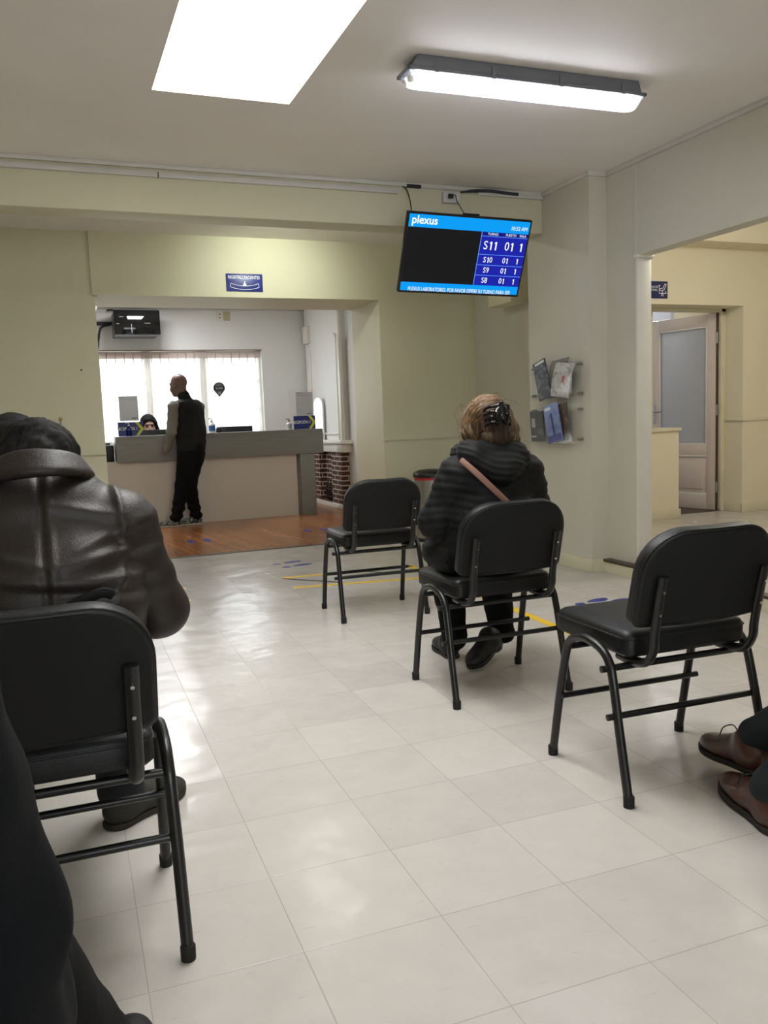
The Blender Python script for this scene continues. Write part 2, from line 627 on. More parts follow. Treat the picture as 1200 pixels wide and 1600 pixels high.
# ------------------------------------------------------------------ implicit surfaces for bodies and cloth
class SDF:
    def __init__(s, voxel, lo, hi, k=0.02):
        s.h = voxel
        s.lo = np.array(lo, float)
        s.n = np.ceil((np.array(hi, float) - s.lo) / voxel).astype(int) + 1
        s.f = np.full(tuple(s.n), 0.2, np.float32)
        s.k = k
    def _sl(s, a, b):
        i0 = np.maximum(np.floor((np.array(a) - s.lo) / s.h).astype(int), 0)
        i1 = np.minimum(np.ceil((np.array(b) - s.lo) / s.h).astype(int) + 1, s.n)
        if np.any(i1 <= i0):
            return None, None
        ax = [s.lo[q] + s.h * np.arange(i0[q], i1[q]) for q in range(3)]
        g = np.meshgrid(*ax, indexing='ij')
        return (slice(i0[0], i1[0]), slice(i0[1], i1[1]), slice(i0[2], i1[2])), g
    def _put(s, sl, d, k, sub=False):
        k = s.k if k is None else k
        f = s.f[sl]
        if sub:
            d = -d
            h = np.clip(0.5 - 0.5 * (f - d) / k, 0, 1) if k else (d > f).astype(float)
            s.f[sl] = f * (1 - h) + d * h + (k * h * (1 - h) if k else 0)
        else:
            if k:
                h = np.clip(0.5 + 0.5 * (f - d) / k, 0, 1)
                s.f[sl] = f * (1 - h) + d * h - k * h * (1 - h)
            else:
                s.f[sl] = np.minimum(f, d)
    def cone(s, a, b, r1, r2, k=None, sub=False, flat=None):
        """round cone a->b; flat = (sx, sy, sz) scale of the section"""
        a, b = np.array(a, float), np.array(b, float)
        sc = np.array(flat if flat else (1, 1, 1), float)
        pad = max(r1, r2) * max(1, sc.max()) + 0.05
        sl, g = s._sl(np.minimum(a, b) - pad, np.maximum(a, b) + pad)
        if sl is None:
            return s
        pa = [(g[q] - a[q]) / sc[q] for q in range(3)]
        ba = (b - a) / sc
        L = max(ba @ ba, 1e-9)
        t = np.clip((pa[0] * ba[0] + pa[1] * ba[1] + pa[2] * ba[2]) / L, 0, 1)
        d = np.sqrt(sum((pa[q] - t * ba[q]) ** 2 for q in range(3))) - (r1 + (r2 - r1) * t)
        s._put(sl, d * sc.min(), k, sub)
        return s
    def chain(s, pts, rs, k=None, flat=None):
        for i in range(len(pts) - 1):
            s.cone(pts[i], pts[i + 1], rs[i], rs[i + 1], k, flat=flat)
        return s
    def ell(s, c, r, k=None, sub=False, R=None):
        c, r = np.array(c, float), np.array(r, float)
        pad = r.max() + 0.05
        sl, g = s._sl(c - pad, c + pad)
        if sl is None:
            return s
        p = [g[q] - c[q] for q in range(3)]
        if R is not None:
            R = np.array(R, float)      # rows: local axes in world
            p = [R[q][0] * p[0] + R[q][1] * p[1] + R[q][2] * p[2] for q in range(3)]
        k0 = np.sqrt(sum((p[q] / r[q]) ** 2 for q in range(3)))
        k1 = np.sqrt(sum((p[q] / (r[q] ** 2)) ** 2 for q in range(3)))
        d = k0 * (k0 - 1.0) / np.maximum(k1, 1e-6)
        d = np.where(k0 < 1e-3, -r.min(), d)
        s._put(sl, d, k, sub)
        return s
    def bx(s, c, hs, rad=0.01, k=None, sub=False, R=None):
        c, hs = np.array(c, float), np.array(hs, float)
        pad = np.linalg.norm(hs) + 0.05
        sl, g = s._sl(c - pad, c + pad)
        if sl is None:
            return s
        p = [g[q] - c[q] for q in range(3)]
        if R is not None:
            R = np.array(R, float)
            p = [R[q][0] * p[0] + R[q][1] * p[1] + R[q][2] * p[2] for q in range(3)]
        q = [np.abs(p[i]) - hs[i] + rad for i in range(3)]
        d = np.sqrt(sum(np.maximum(x, 0) ** 2 for x in q)) + np.minimum(np.maximum(q[0], np.maximum(q[1], q[2])), 0) - rad
        s._put(sl, d, k, sub)
        return s
    def cut(s, point, normal):
        """remove everything on the side the normal points to"""
        nn = np.array(normal, float)
        nn /= np.linalg.norm(nn)
        ax = [s.lo[q] + s.h * np.arange(s.n[q]) for q in range(3)]
        g = np.meshgrid(*ax, indexing='ij')
        d = sum((g[q] - point[q]) * nn[q] for q in range(3))
        s.f = np.maximum(s.f, d).astype(np.float32)
        return s
    def mesh(s, name, m, parent=None, disp=None, relax=1, origin=(0, 0, 0)):
        f = s.f
        f = np.pad(f, 1, constant_values=0.2)
        lo = s.lo - s.h
        ins = f < 0
        c = ins[:-1, :-1, :-1].astype(np.int8)
        tot = np.zeros_like(c)
        for i in (0, 1):
            for j in (0, 1):
                for q in (0, 1):
                    tot += ins[i:f.shape[0] - 1 + i, j:f.shape[1] - 1 + j, q:f.shape[2] - 1 + q]
        act = (tot > 0) & (tot < 8)
        idx = np.full(act.shape, -1, np.int64)
        cells = np.argwhere(act)
        idx[act] = np.arange(len(cells))
        acc = np.zeros((len(cells), 3))
        cnt = np.zeros(len(cells))
        cor = [(i, j, q) for i in (0, 1) for j in (0, 1) for q in (0, 1)]
        for a in cor:
            for axx in range(3):
                if a[axx] == 1:
                    continue
                b = list(a)
                b[axx] = 1
                fa = f[cells[:, 0] + a[0], cells[:, 1] + a[1], cells[:, 2] + a[2]]
                fb = f[cells[:, 0] + b[0], cells[:, 1] + b[1], cells[:, 2] + b[2]]
                x = (fa < 0) != (fb < 0)
                t = np.where(x, fa / np.where(np.abs(fa - fb) < 1e-9, 1, fa - fb), 0)
                p = np.tile(np.array(a, float), (len(cells), 1))
                p[:, axx] = t
                acc[x] += p[x]
                cnt[x] += 1
        V = (cells + acc / np.maximum(cnt, 1)[:, None]) * s.h + lo
        quads = []
        for axx in range(3):
            o1, o2 = (axx + 1) % 3, (axx + 2) % 3
            sl0 = [slice(None)] * 3
            sl1 = [slice(None)] * 3
            sl0[axx] = slice(0, -1)
            sl1[axx] = slice(1, None)
            A, B = ins[tuple(sl0)], ins[tuple(sl1)]
            e = np.argwhere(A != B)
            okm = (e[:, o1] > 0) & (e[:, o2] > 0) & (e[:, o1] < f.shape[o1] - 1) & (e[:, o2] < f.shape[o2] - 1)
            e = e[okm]
            inside_first = A[e[:, 0], e[:, 1], e[:, 2]]
            def cell(d1, d2):
                w = e.copy()
                w[:, o1] -= d1
                w[:, o2] -= d2
                return idx[w[:, 0], w[:, 1], w[:, 2]]
            q = np.stack([cell(1, 1), cell(0, 1), cell(0, 0), cell(1, 0)], 1)
            q[~inside_first] = q[~inside_first][:, ::-1]
            quads.append(q)
        Q = np.concatenate(quads)
        Q = Q[(Q >= 0).all(1)]
        for _ in range(relax):
            sm = np.zeros_like(V)
            cn = np.zeros(len(V))
            for a_, b_ in ((0, 1), (1, 2), (2, 3), (3, 0)):
                np.add.at(sm, Q[:, a_], V[Q[:, b_]])
                np.add.at(cn, Q[:, a_], 1)
            V = 0.5 * V + 0.5 * sm / np.maximum(cn, 1)[:, None]
        if disp is not None:
            fn = np.cross(V[Q[:, 2]] - V[Q[:, 0]], V[Q[:, 3]] - V[Q[:, 1]])
            N = np.zeros_like(V)
            for a_ in range(4):
                np.add.at(N, Q[:, a_], fn)
            N /= np.maximum(np.linalg.norm(N, axis=1), 1e-12)[:, None]
            V = V + N * disp(V, N)[:, None]
        V = V - np.array(origin)
        me = bpy.data.meshes.new(name)
        me.vertices.add(len(V))
        me.vertices.foreach_set('co', V.astype(np.float32).ravel())
        me.loops.add(Q.size)
        me.loops.foreach_set('vertex_index', Q.astype(np.int32).ravel())
        me.polygons.add(len(Q))
        me.polygons.foreach_set('loop_start', np.arange(0, Q.size, 4, dtype=np.int32))
        me.polygons.foreach_set('use_smooth', np.ones(len(Q), bool))
        me.update(calc_edges=True)
        me.validate()
        return link(name, me, m, parent)

_rng = np.random.RandomState(3)
def wrinkle(scale, amp, stretch=(1, 1, 1), seed=0, sharp=1.0):
    """cloth folds: warped sum of sines, ridged"""
    r = np.random.RandomState(seed)
    D = r.normal(size=(5, 3))
    D /= np.linalg.norm(D, axis=1)[:, None]
    D = D * np.array(stretch)
    ph = r.uniform(0, 6.28, 5)
    W = r.normal(size=(3, 3)) * scale * 0.35
    def fn(V, N):
        w = np.sin(V @ W.T) * 0.9
        x = np.zeros(len(V))
        for i in range(5):
            x += np.sin((V @ D[i]) * scale * (1 + 0.35 * i) + ph[i] + w[:, i % 3] * 1.6) / (1 + 0.3 * i)
        x /= 2.2
        x = np.sign(x) * np.abs(x) ** sharp
        return amp * x
    return fn
def addw(*fs):
    return lambda V, N: sum(f(V, N) for f in fs)
# ================================================================== the setting
X_L, Y_R = -2.6, -2.5                 # unseen left wall, wall behind the camera
Y_BACK = 6.95                          # wall with the opening to the reception
OP_X0, OP_X1, OP_Z = 0.43, 2.775, 2.10
Y_REC, X_RR, X_RL = 10.9, 3.36, -0.6   # reception back / right / left walls
Y_TH = 7.63                            # far face of the opening's thick wall
PIER_X = 3.306
HDR_X = 3.439
HDR_X2 = 3.54
HDR_Z = 2.005
STEP = 0.08

struct('floor', MB().box((X_L - 0.1, Y_R - 0.1, -0.1), (3.9, Y_BACK + 0.02, 0)), M['floor'], 'pale speckled vinyl tile floor of the waiting room', 'floor')
struct('floor_reception', MB().box((X_RL - 0.1, Y_BACK + 0.02, -0.1), (X_RR + 0.2, Y_REC + 0.3, 0.0)), M['wood'], 'polished brown board floor in front of the reception counter', 'floor')
struct('trim_1', MB().box((OP_X0, 6.935, 0.0), (OP_X1, 6.985, 0.004)), M['darkwood'], 'thin brown threshold strip where vinyl meets the boards', 'threshold')

# ceiling with the roof light opening
cm = MB()
Z1 = CEIL + 0.09
for a, b in (((X_L - 0.1, Y_R - 0.1), (SKY_X0, Y_BACK + 0.1)), ((SKY_X1, Y_R - 0.1), (4.0, Y_BACK + 0.1)),
             ((SKY_X0, Y_R - 0.1), (SKY_X1, SKY_Y0)), ((SKY_X0, SKY_Y1), (SKY_X1, Y_BACK + 0.1))):
    cm.box((a[0], a[1], CEIL), (b[0], b[1], Z1))
struct('ceiling', cm, M['ceil'], 'flat off white ceiling of the waiting room', 'ceiling')
sh = MB()
zt = 3.16
e = 0.004
sh.box((SKY_X0 - 0.001, SKY_Y0 - 0.001, CEIL - 0.001), (SKY_X0 + e, SKY_Y1 + 0.001, zt))
sh.box((SKY_X1 - e, SKY_Y0 - 0.001, CEIL - 0.001), (SKY_X1 + 0.001, SKY_Y1 + 0.001, zt))
sh.box((SKY_X0 + e, SKY_Y0 - 0.001, CEIL - 0.001), (SKY_X1 - e, SKY_Y0 + e, zt))
sh.box((SKY_X0 + e, SKY_Y1 - e, CEIL - 0.001), (SKY_X1 - e, SKY_Y1 + 0.001, zt))
struct('trim_2', sh, M['white'], 'white plastered shaft of the skylight', 'skylight shaft')
def skylight_pane():
    k = NT('frosted_skylight_pane')
    t = k.n('ShaderNodeBsdfTranslucent')
    t.inputs[0].default_value = (0.95, 0.95, 0.93, 1)
    e = k.n('ShaderNodeEmission')            # bright overcast sky diffused by the pane
    e.inputs[0].default_value = (1.0, 0.995, 0.975, 1)
    e.inputs[1].default_value = 2.5
    a = k.n('ShaderNodeAddShader')
    k.l(t.outputs[0], a.inputs[0]); k.l(e.outputs[0], a.inputs[1])
    k.l(a.outputs[0], k.out.inputs[0])
    return k.m
struct('window_2', MB().box((SKY_X0 - 0.06, SKY_Y0 - 0.06, zt), (SKY_X1 + 0.06, SKY_Y1 + 0.06, zt + 0.02)), skylight_pane(), 'bright frosted skylight in the ceiling', 'skylight')

# waiting room walls
struct('wall_left', MB().box((X_L - 0.1, Y_R - 0.1, -0.1), (X_L, Y_BACK + 0.2, CEIL + 0.09)), M['cream'], 'cream left wall of the waiting room', 'wall')
rw = MB()
for a, b in (((X_L, Y_R - 0.1, -0.1), (-0.8, Y_R, CEIL)), ((2.0, Y_R - 0.1, -0.1), (4.0, Y_R, CEIL)),
             ((-0.8, Y_R - 0.1, -0.1), (2.0, Y_R, 0.9)), ((-0.8, Y_R - 0.1, 2.2), (2.0, Y_R, CEIL))):
    rw.box(a, b)
struct('wall_rear', rw, M['cream'], 'cream wall behind the viewer with an opening for the fill light', 'wall')

bw = MB()
bw.box((X_L, Y_BACK, -0.1), (OP_X0, Y_TH, 2.7))
bw.box((OP_X1, Y_BACK, -0.1), (3.9, Y_TH, 2.7))
bw.box((OP_X0, Y_BACK, OP_Z), (OP_X1, Y_TH, 2.7))
struct('wall_back', bw, M['cream'], 'cream back wall with the wide opening to the reception', 'wall')
# lintel board standing slightly proud above the opening
struct('trim_3', MB().box((0.412, 6.930, OP_Z - 0.002), (3.709, 6.951, CEIL)).box((OP_X1, 6.930, -0.01), (3.709, 6.951, OP_Z)), M['cream'], 'plain cream lintel face above the reception opening', 'lintel')
# dado rail on the back wall
dr = MB()
for x0, x1 in ((X_L, OP_X0), (OP_X1, 3.71)):
    dr.box((x0, 6.918, 0.872), (x1, 6.951, 0.892))
struct('trim_4', dr, M['trimcream'], 'thin cream dado rail on the back wall', 'dado rail', bevel=0.004)
struct('trim_5', MB().box((OP_X1, 6.918, 0), (3.71, 6.951, 0.10)).box((X_L, 6.918, 0), (OP_X0, 6.951, 0.10)), M['trimcream'], 'cream skirting at the foot of the back wall', 'skirting', bevel=0.003)

# recess wall on the right and the projecting pier that carries the magazine racks
struct('wall_right', MB().box((3.71, 4.9, -0.1), (3.739, Y_BACK, CEIL)), M['pale'], 'pale wall of the recess beside the back wall', 'wall')
struct('wall_pier', MB().box((PIER_X, 4.612, -0.1), (3.715, 5.352, CEIL)), M['pale'], 'pale projecting wall pier with the magazine racks', 'wall')
struct('baseboard_pier', MB().box((PIER_X - 0.012, 4.600, 0), (PIER_X + 0.002, 5.36, 0.085)).box((PIER_X + 0.001, 4.600, 0), (HDR_X, 4.614, 0.085)), M['trimcream'], 'cream skirting around the wall pier', 'skirting', bevel=0.003)
# wall stub and header towards the corridor room
struct('wall_stub', MB().box((HDR_X, 4.325, -0.1), (HDR_X2, 4.613, CEIL)), M['pale'], 'pale wall stub beside the corridor opening', 'wall')
struct('wall_header', MB().box((HDR_X, Y_R, HDR_Z), (HDR_X2, 4.326, CEIL)), M['pale'], 'pale header wall above the corridor opening', 'wall')
struct('trim_6', MB().box((HDR_X - 0.006, 4.318, HDR_Z), (HDR_X + 0.001, 4.334, 2.53)), M['pale'], 'fine vertical joint cover on the header wall', 'joint cover')
struct('trim_7', MB().box((HDR_X - 0.002, 4.306, STEP), (HDR_X2 + 0.002, 4.326, 1.995)), M['white'], 'white painted board on the end of the wall stub', 'jamb board', bevel=0.003)
struct('trim_8', MB().box((HDR_X - 0.012, 4.290, 1.988), (HDR_X2 + 0.018, 4.330, 2.008)), M['white'], 'small white cap moulding above the jamb board', 'cap moulding', bevel=0.004)
# raised floor edge
struct('floor_corridor', MB().box((3.40, Y_R, -0.1), (7.4, 4.6, STEP)).box((3.54, 4.6, -0.1), (7.4, 6.9, STEP)), M['floor'], 'raised shiny vinyl floor of the corridor room', 'floor')
struct('baseboard_step', MB().box((3.388, Y_R, 0.0), (3.402, 4.602, STEP - 0.012)), M['trimcream'], 'cream riser of the low step to the corridor', 'step riser')
struct('trim_9', MB().box((3.382, Y_R, STEP - 0.012), (3.446, 4.606, STEP + 0.006)), M['darkwood'], 'dark brown nosing along the low step', 'step nosing', bevel=0.004)

# beam across the room in front of the opening
BEAM_Z = 2.302
struct('trim_10', MB().box((X_L, 5.149, BEAM_Z), (PIER_X, 5.355, CEIL)), M['cream'], 'cream ceiling beam across the waiting room', 'beam', bevel=0.006)
# thin moulding where walls meet the ceiling
mo = MB()
mo.box((X_L, 5.133, 2.55), (PIER_X, 5.150, CEIL))
mo.box((PIER_X - 0.016, 4.60, 2.545), (PIER_X + 0.001, 5.150, CEIL))
mo.box((PIER_X - 0.016, 4.596, 2.545), (HDR_X, 4.613, CEIL))
mo.box((HDR_X - 0.016, Y_R, 2.545), (HDR_X + 0.001, 4.613, CEIL))
struct('trim_11', mo, M['trim'], 'narrow grey white moulding under the ceiling', 'ceiling moulding', bevel=0.003)

# ------------------------------------------------------------------ reception beyond the opening
wx0, wx1, wz0, wz1 = 0.05, 2.69, 0.86, 2.02
rb = MB()
rb.box((X_RL, Y_REC, -0.1), (wx0, Y_REC + 0.3, 2.7)).box((wx1, Y_REC, -0.1), (X_RR + 0.2, Y_REC + 0.3, 2.7))
rb.box((wx0, Y_REC, -0.1), (wx1, Y_REC + 0.3, wz0)).box((wx0, Y_REC, wz1), (wx1, Y_REC + 0.3, 2.7))
struct('wall_reception', rb, M['white_wall'], 'white wall behind the reception with a wide window', 'wall')
struct('wall_reception_right', MB().box((X_RR, Y_TH, -0.1), (X_RR + 0.2, Y_REC, 2.7)), M['white_wall'], 'white right wall of the reception beside the fireplace', 'wall')
struct('wall_reception_left', MB().box((X_RL - 0.1, Y_TH, -0.1), (X_RL, Y_REC + 0.3, 2.7)), M['white_wall'], 'white left wall of the reception', 'wall')
struct('ceiling_reception', MB().box((X_RL - 0.1, Y_TH, 2.58), (X_RR + 0.2, Y_REC + 0.3, 2.68)), M['ceil'], 'white ceiling of the reception', 'ceiling')
struct('trim_12', MB().tube([(X_RL, Y_REC - 0.012, 2.535), (X_RR, Y_REC - 0.012, 2.535)], 0.011), M['duct'], 'thin pale conduit along the top of the reception wall', 'conduit')

# window of the reception: frame, mullions and panes
wf = MB()
yy0, yy1 = Y_REC + 0.092, Y_REC + 0.15
wf.box((wx0, yy0, wz0), (wx1, yy1, wz0 + 0.06)).box((wx0, yy0, wz1 - 0.06), (wx1, yy1, wz1))
for xx, ww in ((wx0 + 0.03, 0.03), (0.42, 0.02), (1.245, 0.048), (1.93, 0.048), (wx1 - 0.03, 0.03)):
    wf.box((xx - ww, yy0, wz0), (xx + ww, yy1, wz1))
for x0, x1 in ((0.45, 1.20), (1.29, 1.89), (1.97, 2.63)):
    wf.box((x0, yy0 + 0.01, 1.26), (x1, yy1 - 0.01, 1.275)).box((x0, yy0 + 0.01, 1.62), (x1, yy1 - 0.01, 1.635))
win = struct('window_1', wf, M['white'], 'wide white framed reception window', 'window')
wp = MB().box((wx0, yy0 + 0.02, wz0), (wx1, yy0 + 0.026, wz1)).build('pane', clear('window_glass', (0.98, 1, 1, 1), 0.96, 0.02), win)
wp.parent = win
struct('trim_13', MB().box((wx0 - 0.01, Y_REC - 0.006, wz1 - 0.002), (wx1 + 0.005, Y_REC + 0.02, wz1 + 0.008)), mat('brown_head_board', rgb(134, 108, 92), 0.6), 'thin brown head board over the reception window', 'window head')
struct('trim_14', MB().box((wx0 - 0.02, Y_REC - 0.03, wz0 - 0.03), (wx1 + 0.02, Y_REC + 0.12, wz0)), M['white'], 'white sill of the reception window', 'window sill')
# unseen rear window, added as an opening for the fill light
rwf = MB()
for xx in (-0.78, 0.6, 1.98):
    rwf.box((xx - 0.025, Y_R - 0.08, 0.9), (xx + 0.025, Y_R - 0.03, 2.2))
rwf.box((-0.8, Y_R - 0.08, 0.9), (2.0, Y_R - 0.03, 0.95)).box((-0.8, Y_R - 0.08, 2.15), (2.0, Y_R - 0.03, 2.2))
w3 = struct('window_3', rwf, M['white'], 'unseen white framed window added behind the viewer for the fill light', 'window')
MB().box((-0.78, Y_R - 0.056, 0.94), (1.98, Y_R - 0.05, 2.16)).build('pane', bpy.data.materials['window_glass'], w3)

# curtains: three pinch-pleated sheers
def curtain(x0, x1, label):
    n, rows = int((x1 - x0) / 0.006), 40
    vs, fs = [], []
    z0, z1 = 0.80, 2.012
    for j in range(rows + 1):
        v = j / rows
        z = z1 + (z0 - z1) * v
        for i in range(n + 1):
            x = x0 + (x1 - x0) * i / n
            ph = (x - x0) / 0.105 * 2 * math.pi
            head = max(0.0, 1 - v / 0.09)
            pinch = math.exp(-((v - 0.06) / 0.025) ** 2)
            a = 0.007 + 0.013 * min(1, v / 0.25)
            y = Y_REC + 0.055 + a * math.sin(ph + 0.5 * math.sin(3.1 * x + 2 * v)) + 0.004 * math.sin(2.7 * ph + 1)
            y -= pinch * 0.018 * max(0, math.cos(ph)) ** 6
            vs.append((x + 0.004 * math.sin(ph * 0.5 + 4 * v), y, z))
    w = n + 1
    for j in range(rows):
        for i in range(n):
            fs.append((j * w + i, j * w + i + 1, (j + 1) * w + i + 1, (j + 1) * w + i))
    m = MB()
    m.add(vs, fs)
    o = m.build('curtain', M['curtain'], None, smooth=180)
    tag(o, label, 'curtain', 'sheer curtains at the reception window')
    # gathered heading tape with pinch pleats
    for k in range(int((x1 - x0) / 0.105)):
        xx = x0 + 0.05 + 0.105 * k
        hb = MB()
        hb.tube([(xx, Y_REC + 0.028, 1.99), (xx, Y_REC + 0.024, 1.945), (xx, Y_REC + 0.034, 1.86)], [0.012, 0.008, 0.004], 8, flat=((0, 1, 0), 0.6))
        hb.build('pleat', M['pleat'], o, smooth=60)
    hem = MB().box((x0, Y_REC + 0.038, 1.925), (x1, Y_REC + 0.042, 2.01)).build('heading_tape', M['pleat'], o)
    return o
def pleat_mat():
    k = NT('curtain_heading_fabric')
    d = k.n('ShaderNodeBsdfDiffuse'); d.inputs[0].default_value = (0.78, 0.72, 0.69, 1)
    t = k.n('ShaderNodeBsdfTranslucent'); t.inputs[0].default_value = (0.72, 0.62, 0.58, 1)
    m = k.n('ShaderNodeMixShader'); m.inputs[0].default_value = 0.45
    k.l(d.outputs[0], m.inputs[1]); k.l(t.outputs[0], m.inputs[2]); k.l(m.outputs[0], k.out.inputs[0])
    return k.m
M['pleat'] = pleat_mat()
curtain(0.08, 1.2445, 'sheer white curtain behind the receptionist at the left of the reception window')
curtain(1.2455, 1.9295, 'sheer white curtain behind the standing man and above the dark monitor')
curtain(1.9305, 2.675, 'sheer white curtain at the right of the reception window behind the pin sign')

# fireplace and chimney breast
fx = 3.27
fp = thing('fireplace', 'white chimney breast with brick fireplace beside the reception counter', 'fireplace', (fx, 9.5, 0))
def P(x, y, z): return (x - fx, y - 9.5, z)
Y0, Y1, Y2, Y3 = 9.53, 9.93, 10.42, 10.78
MB().box(P(fx - 0.005, Y0, 0.05), P(X_RR - 0.001, Y1, 0.69)).build('brick_pier', M['brick'], fp)
MB().box(P(fx - 0.005, Y2, 0.05), P(X_RR - 0.001, Y3, 0.69)).build('brick_pier', M['brick'], fp)
MB().box(P(X_RR - 0.012, Y1, 0.05), P(X_RR - 0.001, Y2, 0.69)).build('firebox_back', M['brick'], fp)
MB().box(P(fx - 0.02, Y1, 0.05), P(X_RR - 0.013, Y2, 0.07)).build('hearth', M['brick'], fp)
MB().box(P(fx - 0.025, Y0 - 0.03, 0), P(X_RR - 0.001, Y3 + 0.03, 0.055)).build('plinth', M['white'], fp, bevel=0.004)
mb = MB().box(P(fx - 0.03, 9.42, 0.69), P(X_RR - 0.001, Y3 + 0.08, 0.79)).box(P(fx - 0.07, 9.36, 0.79), P(X_RR - 0.001, Y3 + 0.1, 0.835)).box(P(fx - 0.02, 9.6, 0.90), P(X_RR - 0.001, Y3, 0.925))
mb.build('mantel_shelf', M['white'], fp, bevel=0.008)
MB().box(P(fx, 9.5, 0.83), P(X_RR - 0.001, Y3 + 0.05, 2.575)).build('chimney_breast', M['white_wall'], fp)
# panel moulding with rounded top
pm = MB()
pts = [(fx - 0.004, 9.56, 0.84), (fx - 0.004, 9.56, 2.02), (fx - 0.004, 9.58, 2.07), (fx - 0.004, 9.63, 2.09)]
pm.tube(pts, 0.022, 10)
pm.v = [(x - fx, y - 9.5, z) for x, y, z in pm.v]
pm.build('panel_moulding', M['white'], fp, smooth=60)
for q in ([(fx - 0.004, 10.62, 0.84), (fx - 0.004, 10.62, 1.95), (fx - 0.004, 10.66, 2.03)], [(fx - 0.004, 9.44, 2.04), (fx - 0.004, 9.44, 2.57)]):
    MB().tube([P(*z) for z in q], 0.022, 10).build('panel_moulding', M['white'], fp, smooth=60)
MB().box(P(fx - 0.05, 10.6, 2.08), P(fx + 0.01, 10.78, 2.30)).build('corbel', M['white'], fp, bevel=0.006)
MB().box(P(fx - 0.02, 9.44, 0.835), P(fx + 0.02, 9.52, 2.05)).build('pilaster', M['white'], fp, bevel=0.006)
# fire irons / dark ornament in the firebox
an = thing('firewood_basket', 'small dark iron fire basket inside the brick fireplace', 'fire basket', (3.29, 10.12, 0.07))
ab = MB()
for k in range(5):
    ab.tube([(0, -0.10 + 0.05 * k, 0.0), (-0.015, -0.10 + 0.05 * k, 0.12), (0, -0.10 + 0.05 * k, 0.26 if k % 2 else 0.2)], 0.008, 8)
ab.tube([(-0.012, -0.12, 0.05), (-0.012, 0.12, 0.05)], 0.008, 8)
ab.tube([(-0.012, -0.12, 0.15), (-0.012, 0.12, 0.15)], 0.008, 8)
ab.build('grate', M['blackplastic'], an, smooth=60)

# ------------------------------------------------------------------ corridor room on the right
WY = 5.99
cw = MB()
cw.box((5.957, WY, -0.1), (7.4, 6.9, 2.75))                          # right of the doorway
cw.box((3.54, WY, 1.965), (5.957, 6.26, 2.75))                       # above
cw.box((3.54, 6.26, 1.965), (5.957, 6.36, 2.75))
struct('wall_corridor', cw, M['warm'], 'warm cream corridor wall with the deep doorway', 'wall')
struct('wall_corridor_right', MB().box((7.3, Y_R, -0.1), (7.4, 6.9, 2.75)), M['warm'], 'warm cream far right wall of the corridor room', 'wall')
struct('wall_corridor_left', MB().box((3.711, 4.6, -0.1), (3.74, 6.9, 2.75)), M['warm'], 'warm cream wall at the back of the pier', 'wall')
struct('ceiling_corridor', MB().box((3.54, Y_R, 2.70), (7.4, 6.9, 2.8)), M['ceil'], 'pale ceiling of the corridor room', 'ceiling')
struct('wall_corridor_rear', MB().box((3.9, Y_R - 0.1, -0.1), (7.4, Y_R, 2.75)), M['warm'], 'warm cream near wall of the corridor room', 'wall')
struct('trim_15', MB().box((3.54, 5.74, 2.46), (7.4, 6.0, 2.71)), M['warm'], 'warm cream beam along the corridor wall', 'beam', bevel=0.004)
cd = MB().box((5.945, WY - 0.014, 0.925), (7.4, WY + 0.002, 0.95)).box((5.945, WY - 0.012, 0.925), (5.958, 6.235, 0.95))
struct('trim_16', cd, M['trimcream'], 'cream dado rail right of the corridor doorway', 'dado rail', bevel=0.004)
struct('trim_17', MB().box((5.945, WY - 0.012, STEP), (7.4, WY + 0.002, STEP + 0.085)).box((5.945, WY - 0.010, STEP), (5.958, 6.235, STEP + 0.085)), M['trimcream'], 'cream skirting right of the corridor doorway', 'skirting', bevel=0.003)
# dado-high wall at the left side of the doorway
lw = struct('wall_low', MB().box((3.9, 6.02, -0.1), (5.25, 6.2, 0.86)), M['warm'], 'low cream dado wall left of the corridor door', 'wall')
struct('trim_18', MB().box((3.9, 6.0, 0.86), (5.268, 6.215, 0.893)), M['trimcream'], 'cream cap on the low dado wall', 'wall cap', bevel=0.006)
struct('trim_19', MB().box((3.9, 6.004, STEP), (5.262, 6.03, STEP + 0.085)), M['trimcream'], 'cream skirting of the low dado wall', 'skirting', bevel=0.003)
# door frame and glazed side panel
df = MB().box((5.905, 6.20, STEP), (5.957, 6.27, 1.97)).box((5.02, 6.20, 1.935), (5.957, 6.27, 1.97)).box((5.068, 6.20, 0.893), (5.115, 6.27, 1.94)).box((5.02, 6.20, 0.893), (5.07, 6.27, 0.93))
struct('trim_20', df, M['trimcream'], 'cream frame of the corridor doorway', 'door frame', bevel=0.004)
struct('window_4', MB().box((4.2, 6.225, 0.9), (5.07, 6.245, 1.94)), mat('pale_glass', rgb(190, 176, 150), 0.2), 'pale side panel between low wall and door frame', 'side panel')
# leaf: hinged at the right, standing open into the room behind
dl = thing('door_1', 'white half glazed door with frosted pane standing open in the corridor doorway', 'door', (5.905, 6.25, STEP + 0.004), math.atan2(0.715, -0.155))
dl['kind'] = 'structure'
W, Hd, T = 0.745, 1.85, 0.042
st = MB()
st.box((0, -T / 2, 0), (0.10, T / 2, Hd)).box((W - 0.10, -T / 2, 0), (W, T / 2, Hd))
st.box((0.10, -T / 2, Hd - 0.11), (W - 0.10, T / 2, Hd)).box((0.10, -T / 2, 0.52), (W - 0.10, T / 2, 0.62)).box((0.10, -T / 2, 0), (W - 0.10, T / 2, 0.14))
M['doorpaint'] = mat('door_gloss_paint', rgb(216, 202, 192), 0.3)
st.build('door_frame', M['doorpaint'], dl, bevel=0.004)
pn = MB().box((0.10, -0.008, 0.14), (W - 0.10, 0.008, 0.52))
pn.box((0.15, -0.016, 0.19), (W - 0.15, 0.016, 0.47))
pn.build('lower_panel', M['doorpaint'], dl, bevel=0.006)
bead = MB()
